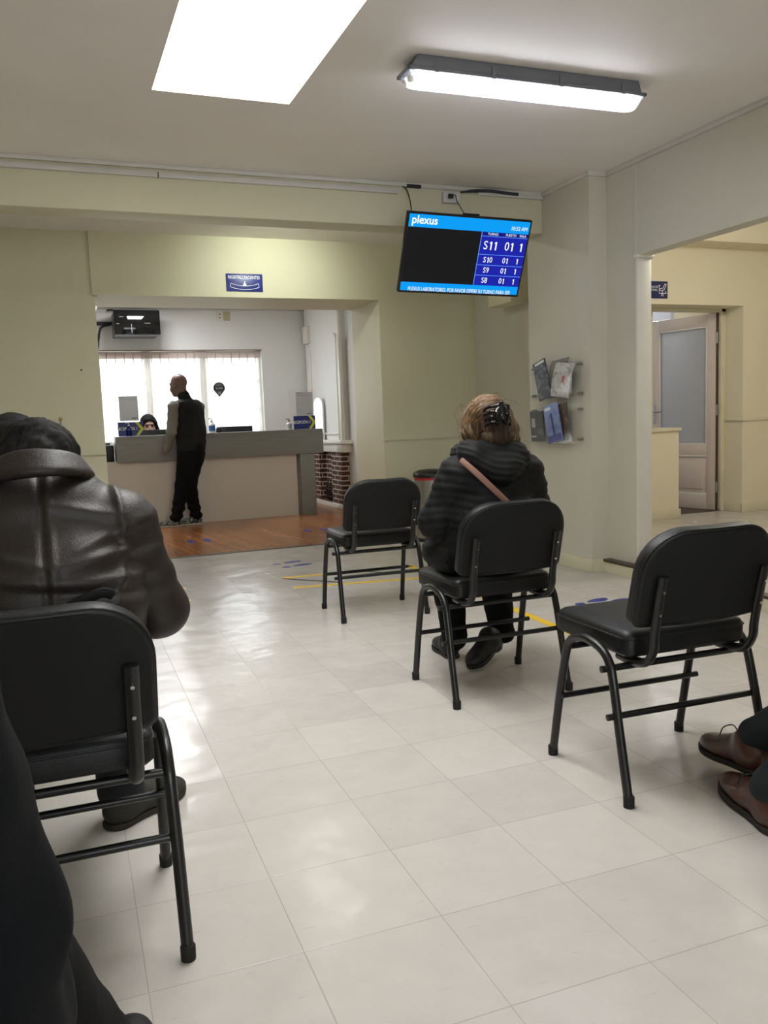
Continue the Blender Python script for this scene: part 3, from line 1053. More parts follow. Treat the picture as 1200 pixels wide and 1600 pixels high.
for yb in (-0.02, 0.012):
    for a, b in (((0.10, 0.62), (W - 0.10, 0.635)), ((0.10, Hd - 0.125), (W - 0.10, Hd - 0.11)), ((0.10, 0.62), (0.115, Hd - 0.11)), ((W - 0.115, 0.62), (W - 0.10, Hd - 0.11)),
                 ((0.10, 0.505), (W - 0.10, 0.525)), ((0.10, 0.135), (W - 0.10, 0.155))):
        bead.box((a[0], yb, a[1]), (b[0], yb + 0.008, b[1]))
bead.build('glazing_bead', M['white'], dl, bevel=0.003)
def frosted():
    k = NT('frosted_door_glass')
    k.b.inputs['Base Color'].default_value = rgb(214, 216, 222)
    k.b.inputs['Roughness'].default_value = 0.35
    t = k.n('ShaderNodeBsdfTranslucent'); t.inputs[0].default_value = rgb(214, 216, 220)
    m = k.n('ShaderNodeMixShader'); m.inputs[0].default_value = 0.4
    k.l(k.b.outputs[0], m.inputs[1]); k.l(t.outputs[0], m.inputs[2]); k.l(m.outputs[0], k.out.inputs[0])
    k.bump(k.noise(160, 2, k.coords()), 0.2, 0.004)
    return k.m
MB().box((0.10, -0.004, 0.62), (W - 0.10, 0.004, Hd - 0.11)).build('glass_pane', frosted(), dl)
MB().box((-0.012, -T / 2 - 0.002, 0), (0.001, T / 2 + 0.002, Hd)).build('hinge_edge', M['darkwood'], dl)
hd = MB()
for sy in (-1, 1):
    hd.box((W - 0.062, sy * 0.021 - 0.004, 0.83), (W - 0.03, sy * 0.021 + 0.004, 1.02))
    hd.tube([(W - 0.046, sy * 0.02, 0.955), (W - 0.046, sy * 0.06, 0.955), (W - 0.075, sy * 0.066, 0.955), (W - 0.16, sy * 0.066, 0.952)], 0.009, 10)
hd.build('door_handle', M['chrome'], dl, smooth=50)
for zz in (0.22, 0.95, 1.62):
    MB().lathe([(0.0, zz - 0.05), (0.009, zz - 0.05), (0.009, zz + 0.05), (0.0, zz + 0.05)], 12, (-0.012, 0.025, 0)).build('hinge', M['steel'], dl, smooth=40)
struct('trim_21', MB().box((5.897, 6.262, STEP), (5.945, 6.36, 1.94)), M['darkwood'], 'dark brown inner jamb beside the open door', 'door jamb')
struct('trim_22', MB().box((5.115, 6.2, STEP - 0.05), (5.905, 6.9, STEP + 0.003)), M['darkwood'], 'dark threshold under the open door', 'threshold')
# small dim room behind the door
br = MB().box((4.6, 8.6, -0.1), (7.6, 8.7, 2.7)).box((4.5, 6.36, -0.1), (4.6, 8.7, 2.7)).box((7.5, 6.9, -0.1), (7.6, 8.7, 2.7)).box((5.96, 6.9, -0.1), (7.6, 6.95, 2.7)).box((4.5, 6.36, 2.6), (7.6, 8.7, 2.7))
struct('wall_inner_room', br, mat('grey_inner_wall', rgb(196, 196, 198), 0.6), 'plain grey walls of the room behind the open door', 'wall')
struct('floor_inner_room', MB().box((4.5, 6.36, -0.1), (7.6, 8.7, STEP)), M['darkwood'], 'dark floor of the room behind the open door', 'floor')
# ================================================================== lamps
def tube_lamp(name, label, loc, rz, L=1.20, group=None):
    t = thing(name, label, 'ceiling light', loc, rz, group)
    h = MB()
    prof = [(-0.068, 0.0), (-0.058, -0.052), (0.058, -0.052), (0.068, 0.0)]
    for s in (0,):
        n = len(prof)
        vs = [(-L / 2 + (0.02 if z < -0.01 else 0.045), y, z) for y, z in prof] + [(L / 2 - (0.02 if z < -0.01 else 0.045), y, z) for y, z in prof]
        h.add(vs, [(0, 1, 5, 4), (1, 2, 6, 5), (2, 3, 7, 6), (3, 0, 4, 7), (3, 2, 1, 0), (4, 5, 6, 7)])
    h.build('housing', M['lampgrey'], t, bevel=0.004)
    rim = MB()
    rim.box((-L / 2, -0.066, -0.062), (L / 2, -0.056, -0.048)).box((-L / 2, 0.056, -0.062), (L / 2, 0.066, -0.048)).box((-L / 2, -0.066, -0.062), (-L / 2 + 0.012, 0.066, -0.048)).box((L / 2 - 0.012, -0.066, -0.062), (L / 2, 0.066, -0.048))
    rim.build('rim', M['lampgrey'], t, bevel=0.002)
    MB().box((-L / 2 + 0.04, -0.05, -0.058), (L / 2 - 0.04, 0.05, -0.054)).build('reflector', M['white'], t)
    for xx in (-0.47, -0.2, 0.14, 0.47):
        for sy in (-1, 1):
            MB().box((xx - 0.009, sy * 0.064 - 0.004, -0.066), (xx + 0.009, sy * 0.064 + 0.004, -0.012)).build('clip', M['lampgrey'], t)
    for sy in (-0.024, 0.024):
        tb = MB().tube([(-L / 2 + 0.05, sy, -0.085), (L / 2 - 0.05, sy, -0.085)], 0.014, 14).build('fluorescent_tube', M['tube'], t, smooth=60)
        for e in (-1, 1):
            MB().tube([(e * (L / 2 - 0.048), sy, -0.085), (e * (L / 2 - 0.020), sy, -0.085)], 0.0145, 14).build('tube_cap', M['white'], tb, smooth=50)
    # clear ribbed cover
    cv = MB()
    n = 14
    vs, fs = [], []
    secs = ((-L / 2 + 0.012, 0.25), (-L / 2 + 0.03, 0.9), (-L / 2 + 0.06, 1.0), (L / 2 - 0.06, 1.0), (L / 2 - 0.03, 0.9), (L / 2 - 0.012, 0.25))
    for x, s in secs:
        for k in range(n + 1):
            a = math.pi * k / n
            vs.append((x, 0.056 * math.cos(a), -0.062 - 0.052 * s * math.sin(a) ** 0.7))
    for i in range(len(secs) - 1):
        for k in range(n):
            q = i * (n + 1) + k
            fs.append((q, q + 1, q + n + 2, q + n + 1))
    cv.add(vs, fs)
    cv.build('diffuser', M['diffuser'], t, smooth=60)
    return t
M['lampgrey'] = mat('grey_lamp_plastic', rgb(112, 114, 122), 0.5)
M['tube'] = emit('fluorescent_glow', (0.86, 0.90, 1.0, 1), TUBE_STRENGTH)
def diffuser():
    k = NT('lamp_cover_plastic')
    t = k.n('ShaderNodeBsdfTransparent')
    t.inputs[0].default_value = (0.97, 0.97, 0.98, 1)
    tl = k.n('ShaderNodeBsdfTranslucent'); tl.inputs[0].default_value = (0.95, 0.95, 0.97, 1)
    g = k.n('ShaderNodeBsdfGlossy'); g.inputs['Roughness'].default_value = 0.1
    m1 = k.n('ShaderNodeMixShader'); m1.inputs[0].default_value = 0.42
    m2 = k.n('ShaderNodeMixShader'); m2.inputs[0].default_value = 0.06
    k.l(t.outputs[0], m1.inputs[1]); k.l(tl.outputs[0], m1.inputs[2])
    k.l(m1.outputs[0], m2.inputs[1]); k.l(g.outputs[0], m2.inputs[2])
    k.l(m2.outputs[0], k.out.inputs[0])
    return k.m
M['diffuser'] = diffuser()
tube_lamp('ceiling_lamp', 'grey sealed fluorescent batten glowing white on the waiting room ceiling', (2.115, 3.405, CEIL), math.radians(-1.3))
def lamp_point(name, loc, watt, radius, color):
    l = bpy.data.lights.new(name, 'POINT')
    l.energy = watt
    l.shadow_soft_size = radius
    l.color = color
    o = bpy.data.objects.new(name, l)
    o.location = loc
    COL.objects.link(o)
    return o
pl_ = thing('ceiling_panel', 'small square white ceiling panel light above the reception desk', 'ceiling light', (1.13, 9.70, 2.579))
MB().box((-0.19, -0.19, -0.03), (0.19, 0.19, 0.0)).build('panel_frame', M['white'], pl_, bevel=0.003)
MB().box((-0.175, -0.175, -0.034), (0.175, 0.175, -0.0305)).build('panel_diffuser', emit('panel_glow', (0.97, 0.98, 1.0, 1), 76.0), pl_)
sl_ = thing('spotlight', 'small ceiling spotlight aimed at the registration sign, hidden behind the beam', 'spotlight', (1.79, 6.02, CEIL))
MB().lathe([(0.0, -0.002), (0.045, -0.002), (0.045, -0.012), (0.034, -0.014), (0.034, -0.004), (0.0, -0.004)], 20).build('spot_ring', M['white'], sl_, smooth=40)
sp_ = bpy.data.lights.new('sign_spot', 'SPOT')
sp_.energy = SIGN_LAMP_W
sp_.color = (0.93, 1.0, 0.86)
sp_.spot_size = math.radians(105)
sp_.spot_blend = 1.0
sp_.shadow_soft_size = 0.03
spo = bpy.data.objects.new('sign_spot', sp_)
spo.location = (1.79, 6.04, CEIL - 0.03)
spo.rotation_euler = Vector((0, 0.9, -0.40)).to_track_quat('-Z', 'Y').to_euler()
COL.objects.link(spo)
lamp_point('sign_fill', (1.79, 6.04, CEIL - 0.03), 8.0, 0.03, (0.95, 1.0, 0.90))  # extra point light at the spotlight, added to brighten the walls around
lamp_point('corridor_lamp', (4.9, 4.0, 2.5), RIGHT_ROOM_W, 0.12, (1.0, 0.94, 0.84))
lamp_point('inner_room_fill', (6.1, 7.5, 2.4), 48.0, 0.1, (0.95, 0.97, 1.0))  # unseen point light added to brighten the frosted door glass

# ================================================================== television
tv_c = Vector((2.551, 4.864, 2.071))
tv = thing('television', 'wall hung flat television showing the blue queue number board', 'television', tv_c)
yaw, tilt, roll = math.radians(-2.729), math.radians(23.739), math.radians(-1.545)
r_ = Vector((math.cos(yaw), math.sin(yaw), 0)); n_ = Vector((math.sin(yaw), -math.cos(yaw), 0))
up_ = Vector((0, 0, 1)) * math.cos(tilt) + n_ * math.sin(tilt)
rr_ = r_ * math.cos(roll) + up_ * math.sin(roll)
uu_ = -r_ * math.sin(roll) + up_ * math.cos(roll)
ff_ = uu_.cross(rr_)      # away from the viewer is +y local
ff_ = -(rr_.cross(uu_))
tv.matrix_world = Matrix(((rr_.x, ff_.x, uu_.x, tv_c.x), (rr_.y, ff_.y, uu_.y, tv_c.y), (rr_.z, ff_.z, uu_.z, tv_c.z), (0, 0, 0, 1)))
TW, TH_ = 0.425, 0.2445
MB().prism(rrect(-TW, -TH_, TW, TH_, 0.006), [(0.0, 0.0015), (0.002, 0.0), (0.030, 0.0), (0.034, 0.004)], lambda u, v, d: (u, d, v)).build('casing', M['tvblack'] if 'tvblack' in M else M['blackplastic'], tv, smooth=40)
MB().prism(rrect(-0.26, -0.17, 0.26, 0.10, 0.02), [(0.034, 0.0), (0.075, 0.02)], lambda u, v, d: (u, d, v)).build('rear_housing', M['blackplastic'], tv, smooth=40)
sx0, sx1, sz0, sz1 = -0.413, 0.413, -0.231, 0.233
def scr(x0, x1, z0, z1, y, name, m, par):
    return MB().box((x0, y - 0.0006, z0), (x1, y, z1)).build(name, m, par)
def screen_black():
    k = NT('dark_screen')
    k.b.inputs['Base Color'].default_value = rgb(14, 14, 15)
    k.b.inputs['Roughness'].default_value = 0.2
    k.b.inputs['Specular IOR Level'].default_value = 0.15
    k.b.inputs['Emission Color'].default_value = (0.006, 0.006, 0.007, 1)
    k.b.inputs['Emission Strength'].default_value = 1.0
    return k.m
E_ = lambda n, c, s=1.0: emit(n, c, s)
scrn = scr(sx0, sx1, sz0, sz1, 0.0005, 'screen', screen_black(), tv)
cy_ = E_('screen_cyan', rgb(14, 148, 232)); nv = E_('screen_navy', rgb(30, 36, 158)); nv2 = E_('screen_navy_dark', rgb(24, 26, 120))
ln = E_('screen_line', rgb(96, 150, 246)); wt = E_('screen_white', rgb(240, 244, 250), 1.0)
scr(sx0, sx1, 0.157, sz1, 0.0, 'header_band', cy_, scrn)
scr(sx0, sx1, sz0, -0.178, 0.0, 'ticker_band', cy_, scrn)
px0 = 0.088
scr(px0, sx1, -0.178, 0.157, 0.0, 'queue_table', nv, scrn)
scr(px0, sx1, 0.131, 0.157, -0.0004, 'table_head', nv2, scrn)
scr(px0 - 0.004, px0, -0.178, 0.157, -0.0008, 'divider', ln, scrn)
for z in (0.131, 0.018, -0.048, -0.113):
    scr(px0, sx1, z - 0.0015, z + 0.0015, -0.0008, 'divider', ln, scrn)
Yt = -0.0012
def tt(body, x, z, size, al='CENTER', sq=1.0, m=wt, b=0.0, shear=0.0):
    if any(c.isdigit() for c in body) and ':' not in body:
        # queue numbers with a flagged figure one
        adv = size * 0.50 * sq
        x0 = x - adv * (len(body) - 1) / 2
        for i, c in enumerate(body):
            xx = x0 + adv * i
            if c == '1':
                h, w, s_ = size * 0.345, size * 0.062, size * 0.10
                MB().prism([(xx - w + w, z - h), (xx + w + w, z - h), (xx + w + w, z + h), (xx, z + h), (xx - s_, z + h * 0.72), (xx - s_, z + h * 0.50), (xx, z + h * 0.66)], [(Yt - 0.0002, 0), (Yt + 0.0002, 0)], lambda u, v, d: (u, d, v)).build('screen_text', m, scrn)
            else:
                text('screen_text', c, size, m, scrn, (xx, Yt, z), (1, 0, 0), (0, 0, 1), 'CENTER', sq, b, shear, 0.0002)
        return
    return text('screen_text', body, size, m, scrn, (x, Yt, z), (1, 0, 0), (0, 0, 1), al, sq, b, shear, 0.0002)
tt('plexus', -0.395, 0.199, 0.068, 'LEFT', 0.98, b=0.0012)
tt('10:52 AM', 0.400, 0.187, 0.034, 'RIGHT', 0.88)
tt('TURNO', 0.165, 0.1445, 0.021); tt('PUESTO', 0.292, 0.1445, 0.021); tt('SALA', 0.376, 0.1445, 0.021)
tt('S11', 0.160, 0.073, 0.074, sq=0.92); tt('01', 0.294, 0.073, 0.074, sq=0.92); tt('1', 0.376, 0.073, 0.074)
for z, s in ((-0.016, 'S10'), (-0.081, 'S9'), (-0.146, 'S8')):
    tt(s, 0.158, z, 0.049, sq=0.9); tt('01', 0.284, z, 0.049, sq=0.9); tt('1', 0.368, z, 0.049)
# scrolling line, its lower half cut off by the bezel
tt('PLEXUS LABORATORIO. POR FAVOR ESPERE SU TURNO PARA SER', 0.0, -0.2205, 0.037, sq=0.66)
MB().box((-TW + 0.003, -0.0022, -TH_ + 0.001), (TW - 0.003, 0.0004, sz0 + 0.0005)).build('bezel', M['blackplastic'], tv)
# bracket back to the beam
inv = tv.matrix_world.inverted()
bk = MB()
b0 = Vector((0, 0.07, -0.02))
b1 = inv @ Vector((2.58, 5.149, 2.36))
bk.tube([b0, b1], 0.018, 10)
bk.box((-0.10, 0.06, -0.10), (0.10, 0.078, 0.08))
bk.tube([(-0.055, 0.02, TH_ + 0.004), (0.055, 0.02, TH_ + 0.004)], 0.008, 8)
bk.build('bracket', M['blackplastic'], tv, smooth=50)

# outlet on the beam and its cables
ot = thing('power_outlet', 'white double power outlet on the beam above the television', 'power outlet', (2.596, 5.149, 2.498))
MB().box((-0.062, -0.032, -0.036), (0.062, -0.0005, 0.036)).build('outlet_box', M['duct'], ot, bevel=0.004)
MB().box((0.016, -0.0335, -0.022), (0.050, -0.031, 0.022)).build('socket_face', M['white'], ot, bevel=0.002)
pl = MB()
pl.lathe([(0, -0.0345), (0.0028, -0.0345), (0.0028, -0.0335)], 10, (0.033, 0, 0.009), 'y').lathe([(0, -0.0345), (0.0028, -0.0345), (0.0028, -0.0335)], 10, (0.033, 0, -0.009), 'y')
pl.build('socket_hole', M['blackplastic'], ot)
pg = thing('power_cable', 'black plug and thin cable hanging from the outlet to the television', 'power cable', (2.58, 5.1165, 2.50))
MB().box((-0.016, -0.026, -0.014), (0.014, 0.0, 0.014)).build('plug', M['blackplastic'], pg, bevel=0.004)
MB().tube(bez([(0.0, -0.02, 0.0), (0.022, -0.03, 0.004), (0.032, -0.04, -0.04), (0.03, -0.10, -0.10), (0.02, -0.17, -0.155)], 8), 0.003, 8).build('cord', M['blackplastic'], pg, smooth=60)
vc = MB().tube(bez([(2.240, 5.144, 2.560), (2.272, 5.128, 2.532), (2.284, 5.11, 2.478), (2.245, 5.0, 2.393), (2.182, 4.85, 2.300)], 8), 0.004, 8).build('video_cable', M['blackplastic'], None, smooth=60)
tag(vc, 'black cable curving from the ceiling edge to the left of the television', 'cable')
dc = MB().tube(bez([(2.66, 5.128, 2.535), (2.75, 5.122, 2.548), (2.88, 5.12, 2.556), (3.02, 5.122, 2.549), (3.10, 5.126, 2.548)], 8), [0.005 + 0.006 * min(1, k / 10) for k in range(33)], 8).build('loose_cable', mat('dark_blue_cable', rgb(48, 48, 62), 0.5), None, smooth=60)
tag(dc, 'dark loose cable lying along the beam top right of the outlet', 'cable')
du = thing('cable_duct', 'white plastic cable duct along the top of the beam', 'cable duct', (0.6, 5.149, 2.515))
for a, b in ((-3.1, 0.112), (0.118, 1.62)):
    MB().box((a, -0.022, -0.014), (b, -0.0005, 0.017)).build('duct_length', M['duct'], du, bevel=0.002)
MB().box((0.112, -0.018, -0.014), (0.118, -0.0005, 0.016)).build('joint_gap', M['blackplastic'], du)
MB().box((1.68, -0.02, 0.030), (1.78, -0.0005, 0.050)).build('end_gap', M['blackplastic'], du)
MB().box((2.20, -0.022, 0.012), (2.70, -0.0005, 0.038)).build('duct_length', M['duct'], du, bevel=0.002)

# ================================================================== signs
sg = thing('registration_sign', 'blue sign with white counter symbol above the reception opening', 'sign', (1.60, 6.930, 2.215))
MB().box((-0.150, -0.008, -0.070), (0.150, 0, 0.070)).build('sign_plate', M['navy'], sg, bevel=0.001)
text('sign_text', 'REGISTRO PACIENTES', 0.036, M['letter'], sg, (-0.004, -0.0085, 0.041), squeeze=0.74, bold=0.0006)
def arc(cx, cz, R, a0, a1, n=16):
    return [(cx + R * math.sin(math.radians(a0 + (a1 - a0) * k / n)), -0.009, cz - R * math.cos(math.radians(a0 + (a1 - a0) * k / n))) for k in range(n + 1)]
ic = MB()
A1, A2 = arc(0.0, 0.30, 0.327, -20.5, 20.5), arc(0.0, 0.30, 0.356, -19.5, 19.5)
ic.tube(A1, 0.0022, 6, flat=((0, 1, 0), 0.2)); ic.tube(A2, 0.0022, 6, flat=((0, 1, 0), 0.2))
ic.tube([A1[0], A2[0]], 0.0022, 6, flat=((0, 1, 0), 0.2)); ic.tube([A1[-1], A2[-1]], 0.0022, 6, flat=((0, 1, 0), 0.2))
ic.build('counter_symbol', M['letter'], sg)
MB().tube(arc(0.0, 0.30, 0.272, -13, 13), 0.003, 6, flat=((0, 1, 0), 0.2)).build('arc_symbol', M['lilac'], sg)
ps = MB().lathe([(0, -0.009), (0.006, -0.009), (0.006, -0.0085)], 14, (0, 0, 0.006), 'y')
ps.add([(-0.017, -0.009, -0.026), (0.017, -0.009, -0.026), (0.006, -0.009, 0.0), (-0.006, -0.009, 0.0)], [(0, 1, 2, 3)])
ps.build('figure_symbol', M['letter'], sg)

s2 = thing('dental_sign', 'dark blue sign with white treatment chair symbol above the corridor door', 'sign', (4.98, 5.988, 2.085))
MB().box((-0.21, -0.008, -0.072), (0.113, 0, 0.072)).build('sign_plate', M['darknavy'], s2, bevel=0.001)
text('sign_text', 'SALA DE\nTOMAS', 0.026, M['letter'], s2, (-0.032, -0.0085, 0.010), align='CENTER', squeeze=0.8)
d2 = MB()
fl = ((0, 1, 0), 0.2)
for pth in ([(0.085, 0.052), (0.062, 0.014), (0.03, 0.010)], [(0.098, 0.046), (0.074, -0.002), (0.036, -0.006)], [(0.085, 0.052), (0.098, 0.046)], [(0.03, 0.01), (0.022, 0.002), (0.036, -0.006)],
            [(0.012, 0.04), (0.022, 0.028), (0.022, -0.03), (0.09, -0.03)], [(0.032, 0.04), (0.022, 0.028)], [(0.055, -0.006), (0.055, -0.03)], [(0.046, -0.03), (0.046, -0.054)], [(0.062, -0.03), (0.062, -0.054)], [(0.085, -0.01), (0.098, -0.03), (0.09, -0.03)]):
    d2.tube([(x, -0.009, z) for x, z in pth], 0.0032, 6, flat=fl)
d2.build('chair_symbol', M['letter'], s2)

# small marks on the left wall
hk = thing('wall_hook', 'small brass hook on the cream wall left of the opening', 'hook', (0.115, 6.949, 1.14))
MB().lathe([(0, -0.006), (0.016, -0.006), (0.016, 0)], 14, (0, 0, 0.02), 'y').build('rosette', mat('old_brass', rgb(140, 122, 72), 0.4, 0.8), hk, smooth=40)
MB().tube(bez([(0, -0.004, 0.015), (0, -0.028, 0.0), (0, -0.03, -0.03), (0, -0.012, -0.035), (0, -0.008, -0.02)], 5), 0.006, 8).build('hook_arm', M['steel'], hk, smooth=60)
ph = MB().lathe([(0, -0.004), (0.007, -0.004), (0.008, 0)], 10, (0.293, 6.95, 1.53), 'y').build('wall_plug', mat('dull_plug', rgb(96, 84, 64), 0.6), None)
tag(ph, 'tiny brown screw plug high on the cream wall left of the opening', 'screw plug')
# light from behind at the opening's upper left corner, built as a white box
ep = MB()
ep.box((0.431, 7.0, 2.02), (0.452, 7.45, 2.10)).build('corner_light_patch', M['white'], None)
tag(bpy.data.objects['corner_light_patch'], 'small white patch of light from behind at the upper left corner of the opening', 'plate')

# ================================================================== bin
bn = thing('waste_bin', 'round brushed steel pedal bin with black lid by the back wall', 'waste bin', (3.075, 6.62, 0))
MB().lathe([(0.0, 0.0), (0.150, 0.0), (0.152, 0.012), (0.146, 0.03), (0.0, 0.03)], 36).build('base_ring', M['blackplastic'], bn, smooth=40)
MB().lathe([(0.142, 0.03), (0.142, 0.535), (0.0, 0.535)], 40).build('body', M['steel'], bn, smooth=40)
MB().lathe([(0.144, 0.532), (0.146, 0.556), (0.0, 0.556)], 36).build('liner_band', M['red'], bn, smooth=40)
MB().lathe([(0.152, 0.554), (0.156, 0.575), (0.148, 0.596), (0.11, 0.612), (0.05, 0.620), (0.0, 0.621)], 36).build('lid', M['blackplastic'], bn, smooth=60)
MB().box((-0.03, -0.185, 0.008), (0.03, -0.14, 0.02)).build('pedal', M['blackplastic'], bn, bevel=0.003)

# ================================================================== magazine racks
def rack(name, label, yc, zc, W, H):
    t = thing(name, label, 'magazine rack', (PIER_X, yc, zc))
    # local: -x out of the wall, y along the wall
    MB().box((-0.022, -W / 2, -H / 2), (-0.018, W / 2, H / 2)).build('back_sheet', M['acrylic'], t, bevel=0.001)
    pk = MB().box((-0.085, -W / 2 + 0.02, -H / 2 - 0.01), (-0.081, W / 2 - 0.02, H / 2 - 0.07)).box((-0.083, -W / 2 + 0.02, -H / 2 - 0.012), (-0.02, W / 2 - 0.02, -H / 2 - 0.008))
    pk.build('front_pocket', M['acrylic'], t, bevel=0.001)
    for sy in (-1, 1):
        for sz in (-1, 1):
            MB().lathe([(0.0, -0.042), (0.009, -0.042), (0.010, -0.040), (0.010, -0.0005), (0.0, -0.0005)], 14, (0, sy * (W / 2 - 0.02), sz * (H / 2 - 0.02)), 'x').build('standoff', M['steel'], t, smooth=40)
    return t
rack('magazine_rack', 'clear acrylic magazine rack with tilted magazines, upper one on the pier', 4.985, 1.285, 0.60, 0.235)
rack('magazine_rack', 'clear acrylic magazine rack with a booklet and a blue magazine, lower one on the pier', 4.985, 0.985, 0.60, 0.235)
def magazine(label, y, z, tilt, w, h, cover, x=-0.055, th=0.006, bend=0.0, marks=None):
    """bottom centre at (y, z) in wall coords; tilt about the wall normal, + leans right in the picture"""
    t = thing('magazine', label, 'magazine', (PIER_X + x, y, z), 0, 'magazines in the wall racks')
    t.rotation_euler = (math.radians(tilt), 0, 0)
    vs, fs = [], []
    n = 8
    for k in range(n + 1):
        v = k / n
        b = bend * v * v
        for yy in (-w / 2, w / 2):
            for xx in (-th / 2, th / 2):
                vs.append((xx - 0.012 * v, yy - b, v * h))
    for k in range(n):
        o = 4 * k
        for a, b in ((0, 1), (1, 3), (3, 2), (2, 0)):
            fs.append((o + a, o + b, o + b + 4, o + a + 4))
    fs += [(0, 2, 3, 1), (4 * n, 4 * n + 1, 4 * n + 3, 4 * n + 2)]
    MB().add(vs, fs).build('pages', cover, t, smooth=40)
    for nm, (y0, z0, y1, z1), mm in (marks or []):
        q = [(-th / 2 - 0.0008 - 0.012 * zz / h, yy - bend * (zz / h) ** 2, zz) for yy, zz in ((y0, z0), (y1, z0), (y1, z1), (y0, z1))]
        MB().add(q, [(0, 1, 2, 3)]).build(nm, mm, t)
    return t
def print_mat(name, c1, c2, c3, sc):
    k = NT(name)
    v = k.coords()
    k.l(k.ramp(k.noise(sc, 3, v), [(0.36, c1), (0.52, c2), (0.66, c3)]), k.b.inputs['Base Color'])
    k.b.inputs['Roughness'].default_value = 0.3
    return k.m
mk_dark = print_mat('dark_blue_cover', rgb(24, 30, 46), rgb(52, 60, 78), rgb(120, 126, 136), 30)
mk_pale = print_mat('pale_cover', rgb(176, 174, 172), rgb(206, 204, 200), rgb(150, 148, 148), 22)
mk_grey = print_mat('grey_booklet_cover', rgb(62, 68, 66), rgb(84, 90, 88), rgb(52, 56, 56), 26)
mk_blue = print_mat('sky_blue_cover', rgb(108, 130, 186), rgb(140, 160, 206), rgb(120, 140, 190), 14)
mk_brown = print_mat('brown_cover', rgb(92, 74, 62), rgb(66, 60, 56), rgb(130, 104, 86), 30)
zb = 1.165
# y decreases towards the right of the picture
magazine('pale magazine with a small red diamond slumping right in the upper rack', 4.87, zb + 0.004, 6, 0.21, 0.23, mk_pale, -0.066, 0.006, 0.07, [('red_diamond', (-0.04, 0.10, -0.01, 0.145), M['red'])])
mg = magazine('dark magazine with white masthead leaning in the upper rack', 5.06, zb, -14, 0.155, 0.27, mk_dark, -0.054, 0.008, 0.0, [('masthead', (-0.07, 0.245, 0.05, 0.262), M['letter'])])
magazine('folded grey magazine showing its page edges behind the others in the upper rack', 4.96, zb + 0.006, -4, 0.20, 0.245, mat('grey_page_edges', rgb(128, 126, 122), 0.6, var=0.3, vscale=60, stretch=(1, 1, 14)), -0.040, 0.008, 0.10)
zb = 0.866
magazine('grey booklet with a printed portrait upright at the left of the lower rack', 5.155, zb, 0, 0.165, 0.215, mk_grey, -0.058, 0.012, 0.0,
         [('portrait', (0.02, 0.10, 0.065, 0.165), M['paper']), ('caption_box', (-0.07, 0.05, -0.01, 0.09), M['greyprint']), ('base_line', (0.015, 0.03, 0.075, 0.042), M['paper'])])
magazine('light blue magazine with violet foot band leaning in the lower rack', 4.925, zb, -11, 0.175, 0.262, mk_blue, -0.064, 0.008, 0.0,
         [('foot_band', (-0.084, 0.0, 0.084, 0.05), mat('violet_band', rgb(70, 74, 150), 0.35)), ('figure', (-0.012, 0.05, 0.010, 0.20), mat('figure_blue', rgb(52, 62, 120), 0.35)), ('title', (0.0, 0.225, 0.07, 0.245), M['letter'])])
magazine('brown magazine behind the light blue one in the lower rack', 4.87, zb + 0.004, -9, 0.16, 0.25, mk_brown, -0.046, 0.007, 0.03)

# ================================================================== floor markings
def footprint(name, x, y, a, label, sc=1.0, z=0.0015, group=None):
    t = thing(name, label, 'floor sticker', (x, y, 0), a, group)
    sole = MB().prism([(0.036 * sc * math.cos(w) * (1.0 if math.sin(w) > 0 else 0.85), 0.03 + 0.075 * sc * math.sin(w)) for w in [2 * math.pi * k / 22 for k in range(22)]], [(0.0002, 0), (z, 0.0006)], lambda u, v, d: (u, v, d))
    sole.build('sole_print', M['navyfloor'], t)
    heel = MB().prism([(0.026 * sc * math.cos(w), -0.105 * sc + 0.032 * sc * math.sin(w)) for w in [2 * math.pi * k / 18 for k in range(18)]], [(0.0002, 0), (z, 0.0006)], lambda u, v, d: (u, v, d))
    heel.build('heel_print', M['navyfloor'], t)
    return t
g = 'blue footprint stickers'
footprint('footprint_sticker', 1.66, 6.20, math.radians(-78), 'blue footprint sticker on vinyl, rear one of the pair left of the empty far chair', 1.0, group=g)
footprint('footprint_sticker', 1.69, 6.03, math.radians(-78), 'blue footprint sticker on vinyl, front one of the pair left of the empty far chair', 1.0, group=g)
footprint('footprint_sticker', 2.80, 3.90, math.radians(-80), 'blue footprint sticker behind the empty near chair, left one of two', 1.0, group=g)
footprint('footprint_sticker', 2.90, 3.83, math.radians(-80), 'blue footprint sticker behind the empty near chair, right one of two', 1.0, group=g)
footprint('footprint_sticker', 1.18, 7.87, math.radians(0), 'blue footprint sticker on the boards in front of the standing man, left one', 1.0, group=g)
footprint('footprint_sticker', 1.33, 7.87, math.radians(0), 'blue footprint sticker on the boards in front of the standing man, right one', 1.0, group=g)
footprint('footprint_sticker', 2.33, 7.93, math.radians(0), 'blue footprint sticker on the boards before the second desk sign, left one', 1.0, group=g)
footprint('footprint_sticker', 2.49, 7.90, math.radians(0), 'blue footprint sticker on the boards before the second desk sign, right one', 1.0, group=g)
def tape(x0, y0, x1, y1, w, m, label, nm='floor_tape', cat='floor tape'):
    d = Vector((x1 - x0, y1 - y0)).normalized()
    n = Vector((-d.y, d.x)) * w / 2
    pts = [(x0 + n.x, y0 + n.y), (x1 + n.x, y1 + n.y), (x1 - n.x, y1 - n.y), (x0 - n.x, y0 - n.y)]
    z = 0.0012 if m is M['yellow'] else 0.0018
    o = MB().add([(x, y, 0.0001) for x, y in pts] + [(x, y, z) for x, y in pts], [(0, 1, 2, 3), (4, 5, 6, 7), (0, 1, 5, 4), (1, 2, 6, 5), (2, 3, 7, 6), (3, 0, 4, 7)]).build(nm, m, None)
    tag(o, label, cat, 'tape lines on the floor')
